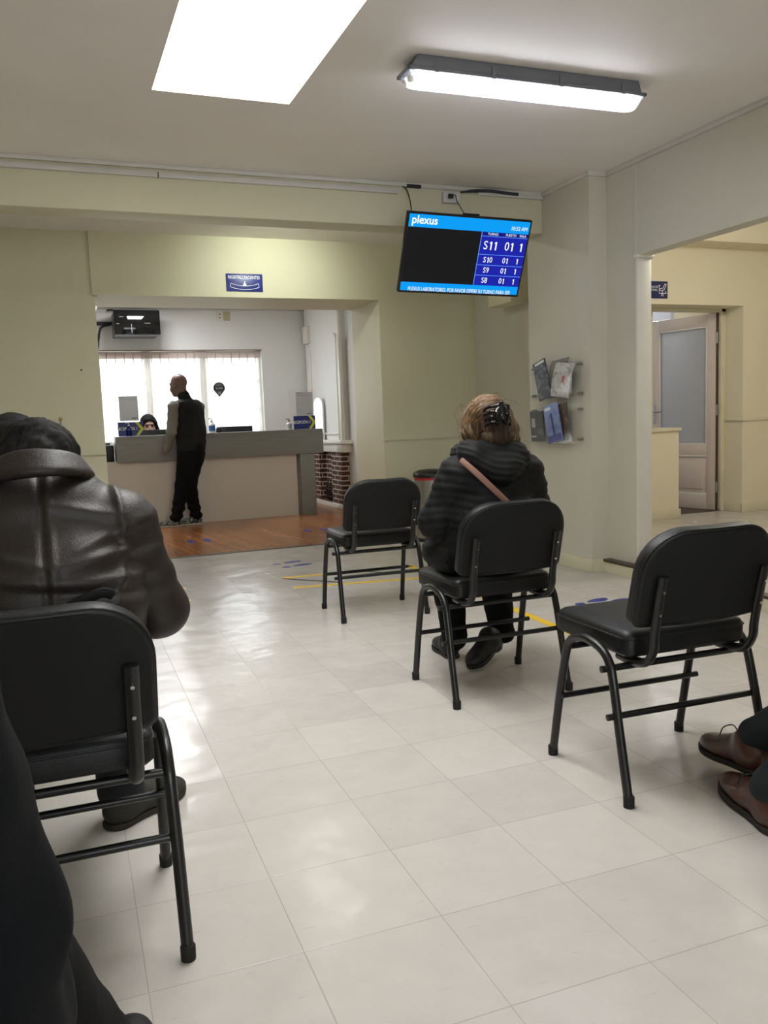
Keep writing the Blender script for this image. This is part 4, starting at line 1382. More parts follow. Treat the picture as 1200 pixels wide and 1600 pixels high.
tape(1.44, 5.59, 2.39, 5.52, 0.05, M['yellow'], 'yellow tape line on the floor behind the empty far chair, farther of two')
tape(1.42, 5.22, 2.30, 5.06, 0.05, M['yellow'], 'yellow tape line on the floor behind the empty far chair, nearer of two')
tape(2.38, 5.56, 2.29, 3.30, 0.05, M['yellow'], 'long yellow tape line running past the woman towards the near empty chair')
tape(1.44, 5.57, 1.73, 5.235, 0.022, M['blacktape'], 'thin black tape diagonal between the yellow lines, left one behind the far chair')
tape(2.03, 5.50, 2.22, 5.26, 0.022, M['blacktape'], 'thin black tape diagonal between the yellow lines, right one behind the far chair')
tape(0.05, 5.64, 0.79, 5.60, 0.05, M['yellow'], 'yellow tape end beside the seated man in leather, farther one')
tape(0.05, 5.30, 0.755, 5.20, 0.05, M['yellow'], 'yellow tape end beside the seated man in leather, nearer one')
tape(0.60, 5.38, 0.75, 5.22, 0.022, M['blacktape'], 'thin black tape diagonal beside the elbow of the man in leather')
# ================================================================== reception counter and what stands on it
ct = thing('reception_counter', 'grey wood topped reception counter with off white front panel', 'counter', (1.75, 9.35, 0))
def C_(x, y, z): return (x - 1.75, y - 9.35, z)
MB().box(C_(0.685, 9.35, 0.705), C_(2.985, 9.62, 0.985)).build('counter_fascia', M['greywood'], ct, bevel=0.003)
MB().box(C_(-0.55, 9.40, 0.0), C_(2.665, 9.44, 0.72)).build('front_panel', M['counterwhite'], ct)
MB().box(C_(2.70, 9.36, 0.0), C_(2.875, 9.68, 0.706)).build('end_support', M['greywood'], ct, bevel=0.002)
wk = thing('reception_desk', 'grey work surface behind the reception counter', 'desk', (1.05, 9.75, 0))
MB().box((-1.60, -0.30, 0.665), (1.61, 0.30, 0.70)).build('desk_top', M['greywood'], wk, bevel=0.003)
MB().box((-1.58, 0.20, 0.0), (-1.54, 0.28, 0.665)).build('leg', M['greywood'], wk)
MB().box((1.55, 0.20, 0.0), (1.59, 0.28, 0.665)).build('leg', M['greywood'], wk)
def acrylic_stand(label, x0, x1, y, rot=0.0):
    t = thing('desk_shield', label, 'desk shield', ((x0 + x1) / 2, y, 0.985), rot)
    w = (x1 - x0) / 2
    MB().box((-w, -0.0015, 0), (w, 0.0015, 0.46)).build('acrylic_sheet', M['acrylic'], t, bevel=0.001)
    MB().box((-w, -0.0015, 0), (w, 0.10, 0.003)).build('foot_sheet', M['acrylic'], t)
    return t
def poster(label, x, y, z0, w, h):
    t = thing('notice', label, 'notice', (x, y, z0))
    MB().box((-w / 2, -0.001, 0), (w / 2, 0.0, h)).build('sheet', M['paper'], t)
    m = MB()
    m.box((-w * 0.46, -0.0016, h * 0.955), (-w * 0.2, -0.001, h * 0.975))
    m.box((w * 0.12, -0.0016, h * 0.09), (w * 0.44, -0.001, h * 0.13))
    m.box((-w * 0.42, -0.0016, h * 0.86), (w * 0.42, -0.001, h * 0.868))
    m.build('grey_print', M['greyprint'], t)
    return t
def recep_sign(label, body, x, y, w, h):
    t = thing('reception_sign', label, 'sign', (x, y, 0.987), 0, None)
    MB().box((-w / 2, -0.004, 0), (w / 2, 0, h)).build('sign_plate', M['navy'], t)
    text('sign_text', body, h * 0.30, M['letter'], t, (-w * 0.14, -0.0045, h * 0.52), squeeze=0.78, bold=0.0012)
    c = MB()
    a = [(w * 0.17, h), (w * 0.30, h), (w * 0.5, h * 0.56), (w * 0.5, h * 0.44), (w * 0.32, 0.03 * h), (w * 0.19, 0.03 * h), (w * 0.38, h * 0.5)]
    c.add([(u, -0.0048, v) for u, v in a], [tuple(range(7))])
    c.build('chevron', M['lime'], t)
    return t
acrylic_stand('clear acrylic desk shield at the receptionist left of the standing man', 0.70, 1.12, 9.43)
poster('grey printed notice above the first blue reception sign', 0.845, 9.42, 1.150, 0.195, 0.262)
recep_sign('blue desk sign reading reception one with lime chevron, left of the receptionist', 'RECEPCIÓN 1', 0.852, 9.415, 0.262, 0.150)
acrylic_stand('clear acrylic desk shield at the right end of the counter', 2.64, 2.97, 9.52)
poster('white printed notice above the second blue reception sign', 2.825, 9.51, 1.135, 0.20, 0.28)
recep_sign('blue desk sign reading reception two with lime chevron, right end of the counter', 'RECEPCIÓN 2', 2.815, 9.505, 0.262, 0.152)
def bottle(label, x, y, h, r, body, cap, lab=None):
    t = thing('sanitiser_bottle', label, 'bottle', (x, y, 0.985))
    MB().lathe([(0, 0), (r, 0), (r, h * 0.52), (r * 0.85, h * 0.6), (r * 0.35, h * 0.68), (r * 0.35, h * 0.74), (0, h * 0.74)], 18).build('bottle_body', body, t, smooth=50)
    MB().lathe([(0, h * 0.74), (r * 0.42, h * 0.74), (r * 0.42, h * 0.82), (r * 0.12, h * 0.83), (r * 0.12, h * 0.94), (0, h * 0.94)], 12).tube([(0, 0, h * 0.95), (-r * 0.9, 0, h * 0.95), (-r * 1.2, 0, h * 0.91)], r * 0.14, 8).build('pump', cap, t, smooth=50)
    if lab:
        MB().lathe([(r * 1.02, h * 0.12), (r * 1.02, h * 0.48)], 18).build('label_band', lab, t, smooth=50)
    return t
M['clearblue'] = clear('clear_gel_bottle', rgb(200, 205, 230), 0.85, 0.1)
M['bluelabel'] = mat('blue_label', rgb(60, 110, 190), 0.4, var=0.5, vscale=60)
bottle('clear pump bottle standing in front of the first blue reception sign', 0.83, 9.385, 0.15, 0.028, M['clearblue'], M['white'])
bottle('white pump bottle with a blue label right of the standing man', 1.735, 9.50, 0.17, 0.038, M['white'], M['white'], M['bluelabel'])
bottle('small white bottle just left of the second blue reception sign', 2.645, 9.56, 0.13, 0.03, M['white'], M['blackplastic'], M['paper'])
cb = MB().box((1.785, 9.52, 0.986), (1.845, 9.57, 1.035)).build('card_reader', M['blackplastic'], None, bevel=0.006)
tag(cb, 'small black box between the white bottle and the pin sign on the counter', 'card reader')
pn_ = thing('pin_sign', 'grey drop shaped pin sign on a thin clear stick on the counter', 'sign', (1.86, 9.60, 0.985))
MB().box((-0.004, -0.002, 0.0), (0.004, 0.002, 0.44)).box((-0.03, -0.02, 0), (0.03, 0.02, 0.004)).build('stick', M['acrylic'], pn_)
pin = [(0.066 * math.cos(a), 0.50 + 0.066 * math.sin(a)) for a in [math.radians(-25 + 230 * k / 24) for k in range(25)]] + [(0.0, 0.40)]
MB().prism(pin, [(-0.006, 0.0), (0.0, 0.0)], lambda u, v, d: (u, d, v)).build('pin_board', mat('grey_pin', rgb(96, 104, 108), 0.5), pn_)
MB().box((-0.055, -0.0075, 0.478), (0.055, -0.006, 0.518)).build('name_band', mat('dark_band', rgb(48, 54, 58), 0.5), pn_)
text('sign_text', 'Re-SIA', 0.034, M['letter'], pn_, (0, -0.009, 0.498), squeeze=0.85, bold=0.0008)
MB().box((-0.035, -0.0075, 0.530), (0.035, -0.006, 0.536)).box((-0.02, -0.0075, 0.545), (0.02, -0.006, 0.549)).box((-0.012, -0.0075, 0.43), (0.014, -0.006, 0.46)).build('small_print', M['paper'], pn_)
def monitor(label, x, y, z, w, h):
    t = thing('monitor', label, 'monitor', (x, y, 0.70))
    MB().box((-w / 2, -0.03, z - 0.70 - h), (w / 2, 0.015, z - 0.70)).build('display', M['blackplastic'], t, bevel=0.006)
    MB().box((-0.025, -0.045, 0.0), (0.025, -0.028, z - 0.70 - h * 0.3)).box((-0.11, -0.09, 0), (0.11, 0.07, 0.012)).build('stand', M['blackplastic'], t, bevel=0.003)
    return t
monitor('dark monitor back in front of the receptionist', 1.13, 9.87, 1.045, 0.46, 0.27)
monitor('dark monitor back behind the counter right of the pin sign', 2.06, 9.85, 1.048, 0.42, 0.27)
dp = thing('desk_printer', 'black office machine at the far left end of the counter', 'printer', (0.49, 9.66, 0.70))
MB().box((-0.22, -0.17, 0.0), (0.18, 0.16, 0.20)).build('printer_body', M['blackplastic'], dp, bevel=0.012)
MB().box((-0.16, -0.10, 0.20), (0.15, 0.12, 0.225)).build('paper_tray', mat('grey_tray', rgb(110, 110, 112), 0.5), dp, bevel=0.004)
# mirror standing on the mantel
mi = thing('mantel_mirror', 'small arched mirror shining white behind the second reception sign', 'mirror', (3.205, 10.19, 0.835), math.radians(18))
out = [(-0.105, 0.0), (0.105, 0.0), (0.105, 0.42)] + [(0.105 * math.cos(a), 0.42 + 0.12 * math.sin(a)) for a in [math.pi * k / 16 for k in range(1, 16)]] + [(-0.105, 0.42)]
MB().prism(out, [(0.0, 0.0), (0.012, 0.0)], lambda u, v, d: (d, u, v)).build('mirror_frame', M['white'], mi)
MB().prism(out, [(-0.003, 0.012), (0.0, 0.012)], lambda u, v, d: (d, u, v)).build('mirror_glass', mat('mirror_silver', (0.9, 0.9, 0.9, 1), 0.03, 1.0, var=0.0), mi)

# wall cabinet with cables, switches
cbn = thing('wall_cabinet', 'black glass fronted network cabinet high on the reception wall', 'wall cabinet', (1.10, 10.42, 2.168))
MB().box((-0.25, 0.012, 0.0), (0.25, 0.47, 0.275)).build('cabinet_body', mat('grey_steel_case', rgb(84, 86, 88), 0.5), cbn, bevel=0.004)
k = NT('smoked_glass'); k.b.inputs['Base Color'].default_value = rgb(14, 14, 15); k.b.inputs['Roughness'].default_value = 0.06
MB().box((-0.262, 0.0, -0.002), (0.262, 0.012, 0.282)).build('glass_door', k.m, cbn, bevel=0.002)
gi = MB().box((-0.20, -0.002, 0.20), (-0.15, 0.0, 0.206)).box((0.08, -0.002, 0.128), (0.15, 0.0, 0.134)).box((-0.24, -0.002, 0.12), (-0.205, 0.0, 0.126)).box((-0.07, -0.002, 0.02), (-0.062, 0.0, 0.12))
gi.build('door_marks', M['greyprint'], cbn)
cc = MB().tube([(0.05, 10.86, 2.33), (0.86, 10.86, 2.345)], 0.022, 10).build('cable_bundle', M['blackplastic'], None, smooth=60)
tag(cc, 'thick black cable bundle running left from the wall cabinet', 'cable')
c2 = MB().tube(bez([(0.83, 10.84, 2.33), (0.72, 10.84, 2.29), (0.68, 10.85, 2.15), (0.66, 10.85, 2.03), (0.58, 10.86, 1.93)], 8), 0.013, 10).build('hanging_cable', M['blackplastic'], None, smooth=60)
tag(c2, 'black cable drooping down from the wall cabinet to the window', 'cable')
c3 = MB().tube(bez([(0.80, 10.85, 2.50), (0.86, 10.82, 2.50), (0.93, 10.8, 2.47), (1.2, 10.82, 2.485), (1.42, 10.86, 2.47)], 8), 0.010, 8).build('top_cable', M['blackplastic'], None, smooth=60)
tag(c3, 'black cable lying over the top of the wall cabinet', 'cable')
def plate(nm, label, x, m, holes=True):
    t = thing(nm, label, 'wall plate', (x, 10.899, 2.452))
    MB().box((-0.042, -0.012, -0.056), (0.042, 0, 0.056)).build('plate', m, t, bevel=0.003)
    if holes:
        MB().lathe([(0, -0.014), (0.008, -0.014), (0.008, -0.012)], 10, (0, 0, 0.02), 'y').lathe([(0, -0.014), (0.008, -0.014), (0.008, -0.012)], 10, (0, 0, -0.024), 'y').build('socket_hole', M['blackplastic'], t)
    else:
        MB().box((-0.014, -0.018, -0.026), (0.014, -0.012, 0.026)).build('rocker', m, t, bevel=0.002)
plate('wall_socket', 'white socket plate high on the reception wall, left of two', 2.172, M['white'])
plate('wall_switch', 'yellowed switch plate high on the reception wall, right of two', 2.262, mat('yellowed_plastic', rgb(198, 190, 150), 0.4), False)

# ================================================================== visitor chairs
def chair_proto(label):
    t = thing('visitor_chair', label, 'chair', (0, 0, 0), 0, None)
    # seat
    outl = rrect(-0.205, -0.145, 0.205, 0.25, (0.03, 0.03, 0.05, 0.05), 6)
    MB().prism(outl, [(0.386, 0.03), (0.39, 0.012), (0.40, 0.0), (0.442, 0.0), (0.456, 0.006), (0.464, 0.02), (0.468, 0.06), (0.469, 0.12), (0.469, 0.195)], lambda u, v, d: (u, v, d - 0.010 * max(0, (v - 0.16) / 0.09) ** 2)).build('seat', M['vinyl'], t, smooth=50)
    pipe = MB().tube([(u, v, 0.443 - 0.010 * max(0, (v - 0.16) / 0.09) ** 2) for u, v in offset_poly(outl, -0.001)] + [(outl[0][0], outl[0][1], 0.443)], 0.0028, 6)
    pipe.build('seat_piping', M['vinyl'], t, smooth=60)
    # backrest, leaning back 15 degrees
    le = math.radians(15)
    def fr(u, v, d):   # u along x, v up the back, d towards the front
        bow = 0.020 * (u / 0.21) ** 2
        return (u, -0.203 - v * math.sin(le) + (d + bow) * math.cos(le), 0.482 + v * math.cos(le) + (d + bow) * math.sin(le))
    bo = rrect(-0.212, 0, 0.212, 0.275, (0.022, 0.022, 0.125, 0.125), 10)
    # densify the long bottom edge so that it bows
    def dens(pts, step=0.03):
        out = []
        for i, p in enumerate(pts):
            q = pts[(i + 1) % len(pts)]
            L = math.hypot(q[0] - p[0], q[1] - p[1])
            m = max(1, int(L / step))
            out += [(p[0] + (q[0] - p[0]) * k / m, p[1] + (q[1] - p[1]) * k / m) for k in range(m)]
        return out
    bo = dens(bo)
    MB().prism(bo, [(0.0, 0.006), (0.003, 0.001), (0.008, 0.0), (0.034, 0.0), (0.044, 0.004), (0.052, 0.014), (0.057, 0.035), (0.058, 0.06), (0.058, 0.10), (0.058, 0.136)], fr).build('backrest', M['vinyl'], t, smooth=50)
    MB().prism(bo, [(0.001, 0.008), (-0.0008, 0.010), (-0.0015, 0.014), (-0.0015, 0.04), (-0.0015, 0.08), (-0.0015, 0.12), (-0.0015, 0.136)], fr).build('back_panel', M['backcloth'], t, smooth=50)
    bp = offset_poly(bo, 0.001)
    MB().tube([fr(u, v, 0.006) for u, v in bp] + [fr(bp[0][0], bp[0][1], 0.006)], 0.003, 6).build('back_piping', M['vinyl'], t, smooth=60)
    # uprights with two bolts each
    for s in (-1, 1):
        pth = bez([(s * 0.165, -0.055, 0.377), (s * 0.165, -0.12, 0.375), (s * 0.165, -0.178, 0.387), (s * 0.165, -0.208, 0.425), fr(s * 0.165, -0.01, -0.026), fr(s * 0.165, 0.08, -0.021), fr(s * 0.165, 0.158, -0.020)], 6)
        u = MB().tube(pth, 0.0145, 14, flat=((0, math.cos(le), math.sin(le)), 0.62)).build('upright', M['tubeblack'], t, smooth=50)
        for v in (0.052, 0.118):
            c = Vector(fr(s * 0.165, v, -0.0345))
            d = Vector(fr(s * 0.165, v, -0.030)) - c
            MB().tube([c, c + d.normalized() * 0.006], 0.0042, 10).build('bolt', M['chrome'], u, smooth=40)
    # legs: each side is one bent tube, front leg and rear leg meet under the seat
    for s in (-1, 1):
        full = bez([(s * 0.238, 0.195, 0.012), (s * 0.236, 0.155, 0.20), (s * 0.233, 0.117, 0.35), (s * 0.232, 0.092, 0.392), (s * 0.232, 0.048, 0.412), (s * 0.232, -0.005, 0.416),
                    (s * 0.232, -0.070, 0.402), (s * 0.232, -0.105, 0.372), (s * 0.233, -0.122, 0.33), (s * 0.236, -0.158, 0.18), (s * 0.238, -0.198, 0.012)], 6)
        mid = 27
        for seg_, fy in ((full[:mid + 1], 0.1955), (full[mid:][::-1], -0.1985)):
            lg = MB().tube(seg_, 0.0128, 14).build('leg', M['tubeblack'], t, smooth=60)
            MB().lathe([(0.0, 0.0), (0.0150, 0.0), (0.0155, 0.028), (0.0132, 0.032), (0.0, 0.032)], 14, (s * 0.238, fy, 0)).build('rubber_foot', M['rubber'], lg, smooth=40)
    # cross bars
    for (y, z, r) in ((-0.108, 0.360, 0.0098), (0.098, 0.372, 0.0098), (0.138, 0.208, 0.0092), (-0.136, 0.232, 0.0092)):
        a_, b_ = (-0.240, 0.262) if y == 0.138 else ((-0.262, 0.240) if y < 0 else (-0.232, 0.232))
        MB().tube([(a_, y, z), (a_ + 0.0006, y, z), (b_ - 0.0006, y, z), (b_, y, z)], [r * 0.8, r, r, r * 0.8], 12).build('crossbar', M['tubeblack'], t, smooth=50)
    return t
cw_ = math.radians(-2.0)
ch = chair_proto('empty black padded chair nearest on the right, beside the brown shoes')
ch.location = (1.632, 1.968, 0)
ch.rotation_euler = (0, 0, math.radians(-2.6))
ch['group'] = 'black padded visitor chairs'
gch = 'black padded visitor chairs'
dup(ch, (1.567, 2.877, 0), math.radians(-1.5), 'black padded chair the woman in the dark coat sits on', gch)
dup(ch, (1.637, 4.325, 0), math.radians(-2.6), 'empty black padded chair farthest away, before the yellow tape', gch)
dup(ch, (-0.047, 1.835, 0), math.radians(-1.0), 'black padded chair under the man in the brown leather jacket', gch)
# ================================================================== people
M['skin'] = mat('skin', rgb(176, 128, 104), 0.5, var=0.08, vscale=14, bump=0.05, bscale=120)
M['leather'] = None
def leather():
    k = NT('dark_brown_leather')
    v = k.coords()
    n = k.noise(7, 5, v)
    k.l(k.mix(n, rgb(24, 18, 16), rgb(38, 29, 25)), k.b.inputs['Base Color'])
    k.b.inputs['Roughness'].default_value = 0.5
    k.b.inputs['Coat Weight'].default_value = 0.0
    k.b.inputs['Coat Roughness'].default_value = 0.3
    vor = k.n('ShaderNodeTexVoronoi'); vor.inputs['Scale'].default_value = 260
    k.l(v, vor.inputs['Vector'])
    k.bump(k.math('ADD', k.math('MULTIPLY', vor.outputs['Distance'], 0.25), k.noise(26, 4, v)), 0.22, 0.006)
    return k.m
M['leather'] = leather()
def hair_mat(name, c1, c2, c3, rot=0.0):
    k = NT(name)
    v = k.coords((70, 70, 6))
    n = k.noise(1.0, 4, v)
    n2 = k.noise(9, 3, k.coords())
    k.l(k.ramp(k.math('ADD', k.math('MULTIPLY', n, 0.7), k.math('MULTIPLY', n2, 0.3)), [(0.3, c1), (0.5, c2), (0.68, c3)]), k.b.inputs['Base Color'])
    k.b.inputs['Roughness'].default_value = 0.75
    k.b.inputs['Specular IOR Level'].default_value = 0.25
    k.bump(n, 0.5, 0.006)
    return k.m
M['blackhair'] = hair_mat('black_hair', rgb(9, 8, 8), rgb(15, 14, 13), rgb(24, 22, 20))
M['blondhair'] = hair_mat('streaked_brown_blond_hair', rgb(52, 38, 26), rgb(98, 74, 50), rgb(158, 126, 88))
M['coat'] = mat('black_quilted_coat', rgb(13, 14, 15), 0.7, var=0.2, vscale=30, bump=0.25, bscale=60, spec=0.3)
M['trouser'] = mat('black_trouser_cloth', rgb(11, 12, 13), 0.9, spec=0.2, var=0.15, vscale=40, bump=0.15, bscale=300)
M['jeans'] = mat('dark_jeans', rgb(18, 20, 26), 0.85, var=0.2, vscale=60, bump=0.2, bscale=400)
M['suit'] = mat('dark_blue_grey_suit_cloth', rgb(24, 31, 36), 0.9, var=0.12, vscale=80, bump=0.15, bscale=500)
M['fgcoat'] = mat('black_wool_coat', rgb(15, 17, 20), 0.95, var=0.2, vscale=60, bump=0.2, bscale=400, spec=0.2)
M['brownshoe'] = mat('brown_polished_leather', rgb(76, 44, 32), 0.35, var=0.25, vscale=14, bump=0.08, bscale=90, coat=0.25)
M['darkshoe'] = mat('dark_olive_suede', rgb(48, 46, 38), 0.85, var=0.2, vscale=40, bump=0.3, bscale=200)
M['blackshoe'] = mat('black_shoe_leather', rgb(15, 15, 15), 0.55, bump=0.1, bscale=120)
M['sole'] = mat('dark_rubber_sole', rgb(40, 34, 30), 0.8)
M['greyknit'] = mat('grey_sweater_knit', rgb(122, 122, 116), 0.9, var=0.12, vscale=90, bump=0.3, bscale=350)
M['vest'] = mat('black_padded_vest', rgb(14, 15, 17), 0.7, spec=0.3, var=0.15, vscale=30, bump=0.2, bscale=60)
M['eye_white'] = mat('eye_white', rgb(226, 224, 220), 0.2)
M['eye_dark'] = mat('eye_dark', rgb(34, 24, 20), 0.15)
M['mask'] = mat('pale_face_mask', rgb(196, 204, 208), 0.8)

def unit(v):
    v = np.array(v, float)
    return v / np.linalg.norm(v)
def basis(f, up=(0, 0, 1)):
    """rows: right, forward, up"""
    f = unit(f)
    r = unit(np.cross(f, np.array(up, float)))
    return np.array([r, f, np.cross(r, f)])

def head_sdf(s, c, f, up=(0, 0, 1), sc=1.0, neck_to=None, neck_r=0.055):
    """head around c (centre of the skull), facing f"""
    B = basis(f, up)
    W = lambda x, y, z: np.array(c) + sc * (x * B[0] + y * B[1] + z * B[2])
    s.ell(W(0, -0.012, 0.025), np.array((0.075, 0.094, 0.088)) * sc, 0.012, R=B)
    s.ell(W(0, 0.020, -0.045), np.array((0.060, 0.070, 0.078)) * sc, 0.03, R=B)
    s.ell(W(0, 0.060, -0.098), np.array((0.030, 0.026, 0.024)) * sc, 0.03, R=B)       # chin
    s.cone(W(0, 0.085, -0.005), W(0, 0.103, -0.042), 0.008 * sc, 0.013 * sc, 0.012)   # nose
    for x in (-1, 1):
        s.ell(W(x * 0.014, 0.096, -0.046), np.array((0.010, 0.010, 0.008)) * sc, 0.008, R=B)
        s.ell(W(x * 0.031, 0.094, 0.0), np.array((0.017, 0.016, 0.011)) * sc, 0.010, sub=True, R=B)
        s.ell(W(x * 0.031, 0.0745, 0.0), np.array((0.0135, 0.0125, 0.0125)) * sc, 0.003, R=B)
        s.cone(W(x * 0.016, 0.088, 0.020), W(x * 0.045, 0.080, 0.021), 0.007 * sc, 0.006 * sc, 0.012)   # brow
        s.ell(W(x * 0.076, -0.008, -0.012), np.array((0.010, 0.022, 0.032)) * sc, 0.006, R=B)            # ear
        s.ell(W(x * 0.084, 0.000, -0.010), np.array((0.006, 0.011, 0.017)) * sc, 0.005, sub=True, R=B)
        s.ell(W(x * 0.040, 0.060, -0.045), np.array((0.025, 0.025, 0.025)) * sc, 0.03, R=B)              # cheek
    s.cone(W(-0.020, 0.086, -0.072), W(0.020, 0.086, -0.072), 0.0075 * sc, 0.0075 * sc, 0.008)           # lips
    s.cone(W(-0.022, 0.0945, -0.0715), W(0.022, 0.0945, -0.0715), 0.0028 * sc, 0.0028 * sc, 0.003, sub=True)
    if neck_to is not None:
        s.cone(W(0, -0.02, -0.06), neck_to, neck_r, neck_r * 1.12, 0.03)
    return W

def hand_sdf(s, wrist, d, palm_n, side=1, curl=0.6, sc=1.0):
    """palm and five fingers; d = pointing direction, palm_n = palm normal, side=+1 puts the thumb on cross(d, n)"""
    d, n = unit(d), unit(palm_n)
    t = np.cross(d, n) * side
    w = np.array(wrist, float)
    P = lambda a, b, c: w + sc * (a * d + b * t + c * n)
    s.cone(P(0.0, 0.006, 0), P(0.075, 0.022, 0), 0.020 * sc, 0.014 * sc, 0.012)
    s.cone(P(0.0, -0.006, 0), P(0.072, -0.024, 0), 0.020 * sc, 0.013 * sc, 0.012)
    s.cone(P(0.02, 0, 0), P(0.075, 0, 0), 0.020 * sc, 0.0145 * sc, 0.012)
    for q, (b, L, r) in enumerate(((0.029, 0.070, 0.0088), (0.0095, 0.079, 0.0090), (-0.0105, 0.073, 0.0086), (-0.029, 0.056, 0.0077))):
        p = P(0.078 - 0.004 * abs(q - 1), b, 0)
        ang = 0.25
        for k, (fr_, cu) in enumerate(((0.45, 0.7), (0.31, 1.0), (0.24, 0.7))):
            dd = d * math.cos(ang) + n * math.sin(ang)
            e = p + sc * L * fr_ * dd
            s.cone(p, e, r * sc * (1 - 0.08 * k), r * sc * (0.93 - 0.08 * k), 0.003)
            p = e
            ang += cu * curl
    p = P(0.018, 0.022, 0.006)
    for L, a in ((0.042, 0.9), (0.032, 0.55), (0.026, 0.35)):
        dd = unit(d * math.cos(a) + t * math.sin(a) * 0.9 + n * 0.35)
        e = p + sc * L * dd
        s.cone(p, e, 0.0115 * sc, 0.0098 * sc, 0.006)
        p = e

def body_mesh(J, parent, name='body', vox=0.007, skin=None, hands=True):
    """one continuous figure. J: head, face, neck, shoulders, elbows, wrists, hips, knees, ankles (world), pairs are (left, right)"""
    pts = [np.array(J['head']) + 0.16, np.array(J['head']) - 0.16]
    for kk in ('sh', 'el', 'wr', 'hip', 'kn', 'an'):
        for p in J[kk]:
            pts += [np.array(p) - 0.2, np.array(p) + 0.2]
    lo, hi = np.min(pts, 0), np.max(pts, 0)
    lo[2] = max(lo[2], 0.005)
    s = SDF(vox, lo, hi, 0.02)
    shm, hpm = (np.array(J['sh'][0]) + J['sh'][1]) / 2, (np.array(J['hip'][0]) + J['hip'][1]) / 2
    neck = np.array(J.get('neck', shm + np.array((0, 0, 0.05))))
    mid = (shm + hpm) / 2 + np.array(J.get('bend', (0, 0, 0)))
    for i in (0, 1):
        s.cone(shm + (np.array(J['sh'][i]) - shm) * 0.45 - np.array((0, 0, 0.03)), mid + (np.array(J['hip'][i]) - hpm) * 0.5, 0.055, 0.065, 0.04)
        s.cone(mid + (np.array(J['hip'][i]) - hpm) * 0.5, hpm + (np.array(J['hip'][i]) - hpm) * 0.7, 0.065, 0.085, 0.04)
        s.cone(neck - np.array((0, 0, 0.05)), J['sh'][i], 0.036, 0.042, 0.03)
        s.chain([J['sh'][i], J['el'][i], J['wr'][i]], [0.048, 0.036, 0.024], 0.015)
        s.chain([J['hip'][i], J['kn'][i], J['an'][i]], [0.078, 0.052, 0.034], 0.02)
        fd = unit(J['foot'][i])
        s.cone(J['an'][i], np.array(J['an'][i]) + fd * 0.13 - np.array((0, 0, J['an'][i][2] - 0.032)) * 0.95, 0.026, 0.017, 0.02)
        if hands:
            dd = np.array(J['hand'][i]) if 'hand' in J else np.array(J['wr'][i]) - J['el'][i]
            pn = J.get('palm', ((0, 0, -1), (0, 0, -1)))[i]
            dd = unit(dd); pn = unit(np.array(pn) - dd * np.dot(pn, dd))
            hand_sdf(s, J['wr'][i], dd, pn, -1 if i == 0 else 1, J.get('curl', 0.6))
    head_sdf(s, J['head'], J['face'], J.get('hup', (0, 0, 1)), J.get('hsc', 1.0), neck)
    return s.mesh(name, skin or M['skin'], parent, origin=parent.location)

def sleeve(s, J, i, r=(0.075, 0.062, 0.045), k=0.02, puff=None):
    s.chain([J['sh'][i], J['el'][i], np.array(J['wr'][i]) * 0.9 + np.array(J['el'][i]) * 0.1], r, k)

def trousers(J, parent, m, r=(0.098, 0.072, 0.055), seed=1, vox=0.008, k=0.03, amp=0.003):
    pts = []
    for kk in ('hip', 'kn', 'an'):
        for p in J[kk]:
            pts += [np.array(p) - 0.18, np.array(p) + 0.18]
    s = SDF(vox, np.min(pts, 0), np.max(pts, 0), k)
    hm = (np.array(J['hip'][0]) + J['hip'][1]) / 2
    up = unit((np.array(J['sh'][0]) + J['sh'][1]) / 2 - hm)
    for i in (0, 1):
        a = np.array(J['an'][i]); kn = np.array(J['kn'][i])
        e = a - unit(kn - a) * 0.012
        s.chain([J['hip'][i], kn, e], r, k)
        s.cone(hm, J['hip'][i], 0.12, 0.115, 0.04)
    s.cone(hm, hm + up * 0.10, 0.125, 0.12, 0.04)
    return s.mesh('trousers', m, parent, disp=addw(wrinkle(26, amp, (1, 1, 1.6), seed), wrinkle(60, amp * 0.4, (1, 1, 1.3), seed + 5)), origin=parent.location)

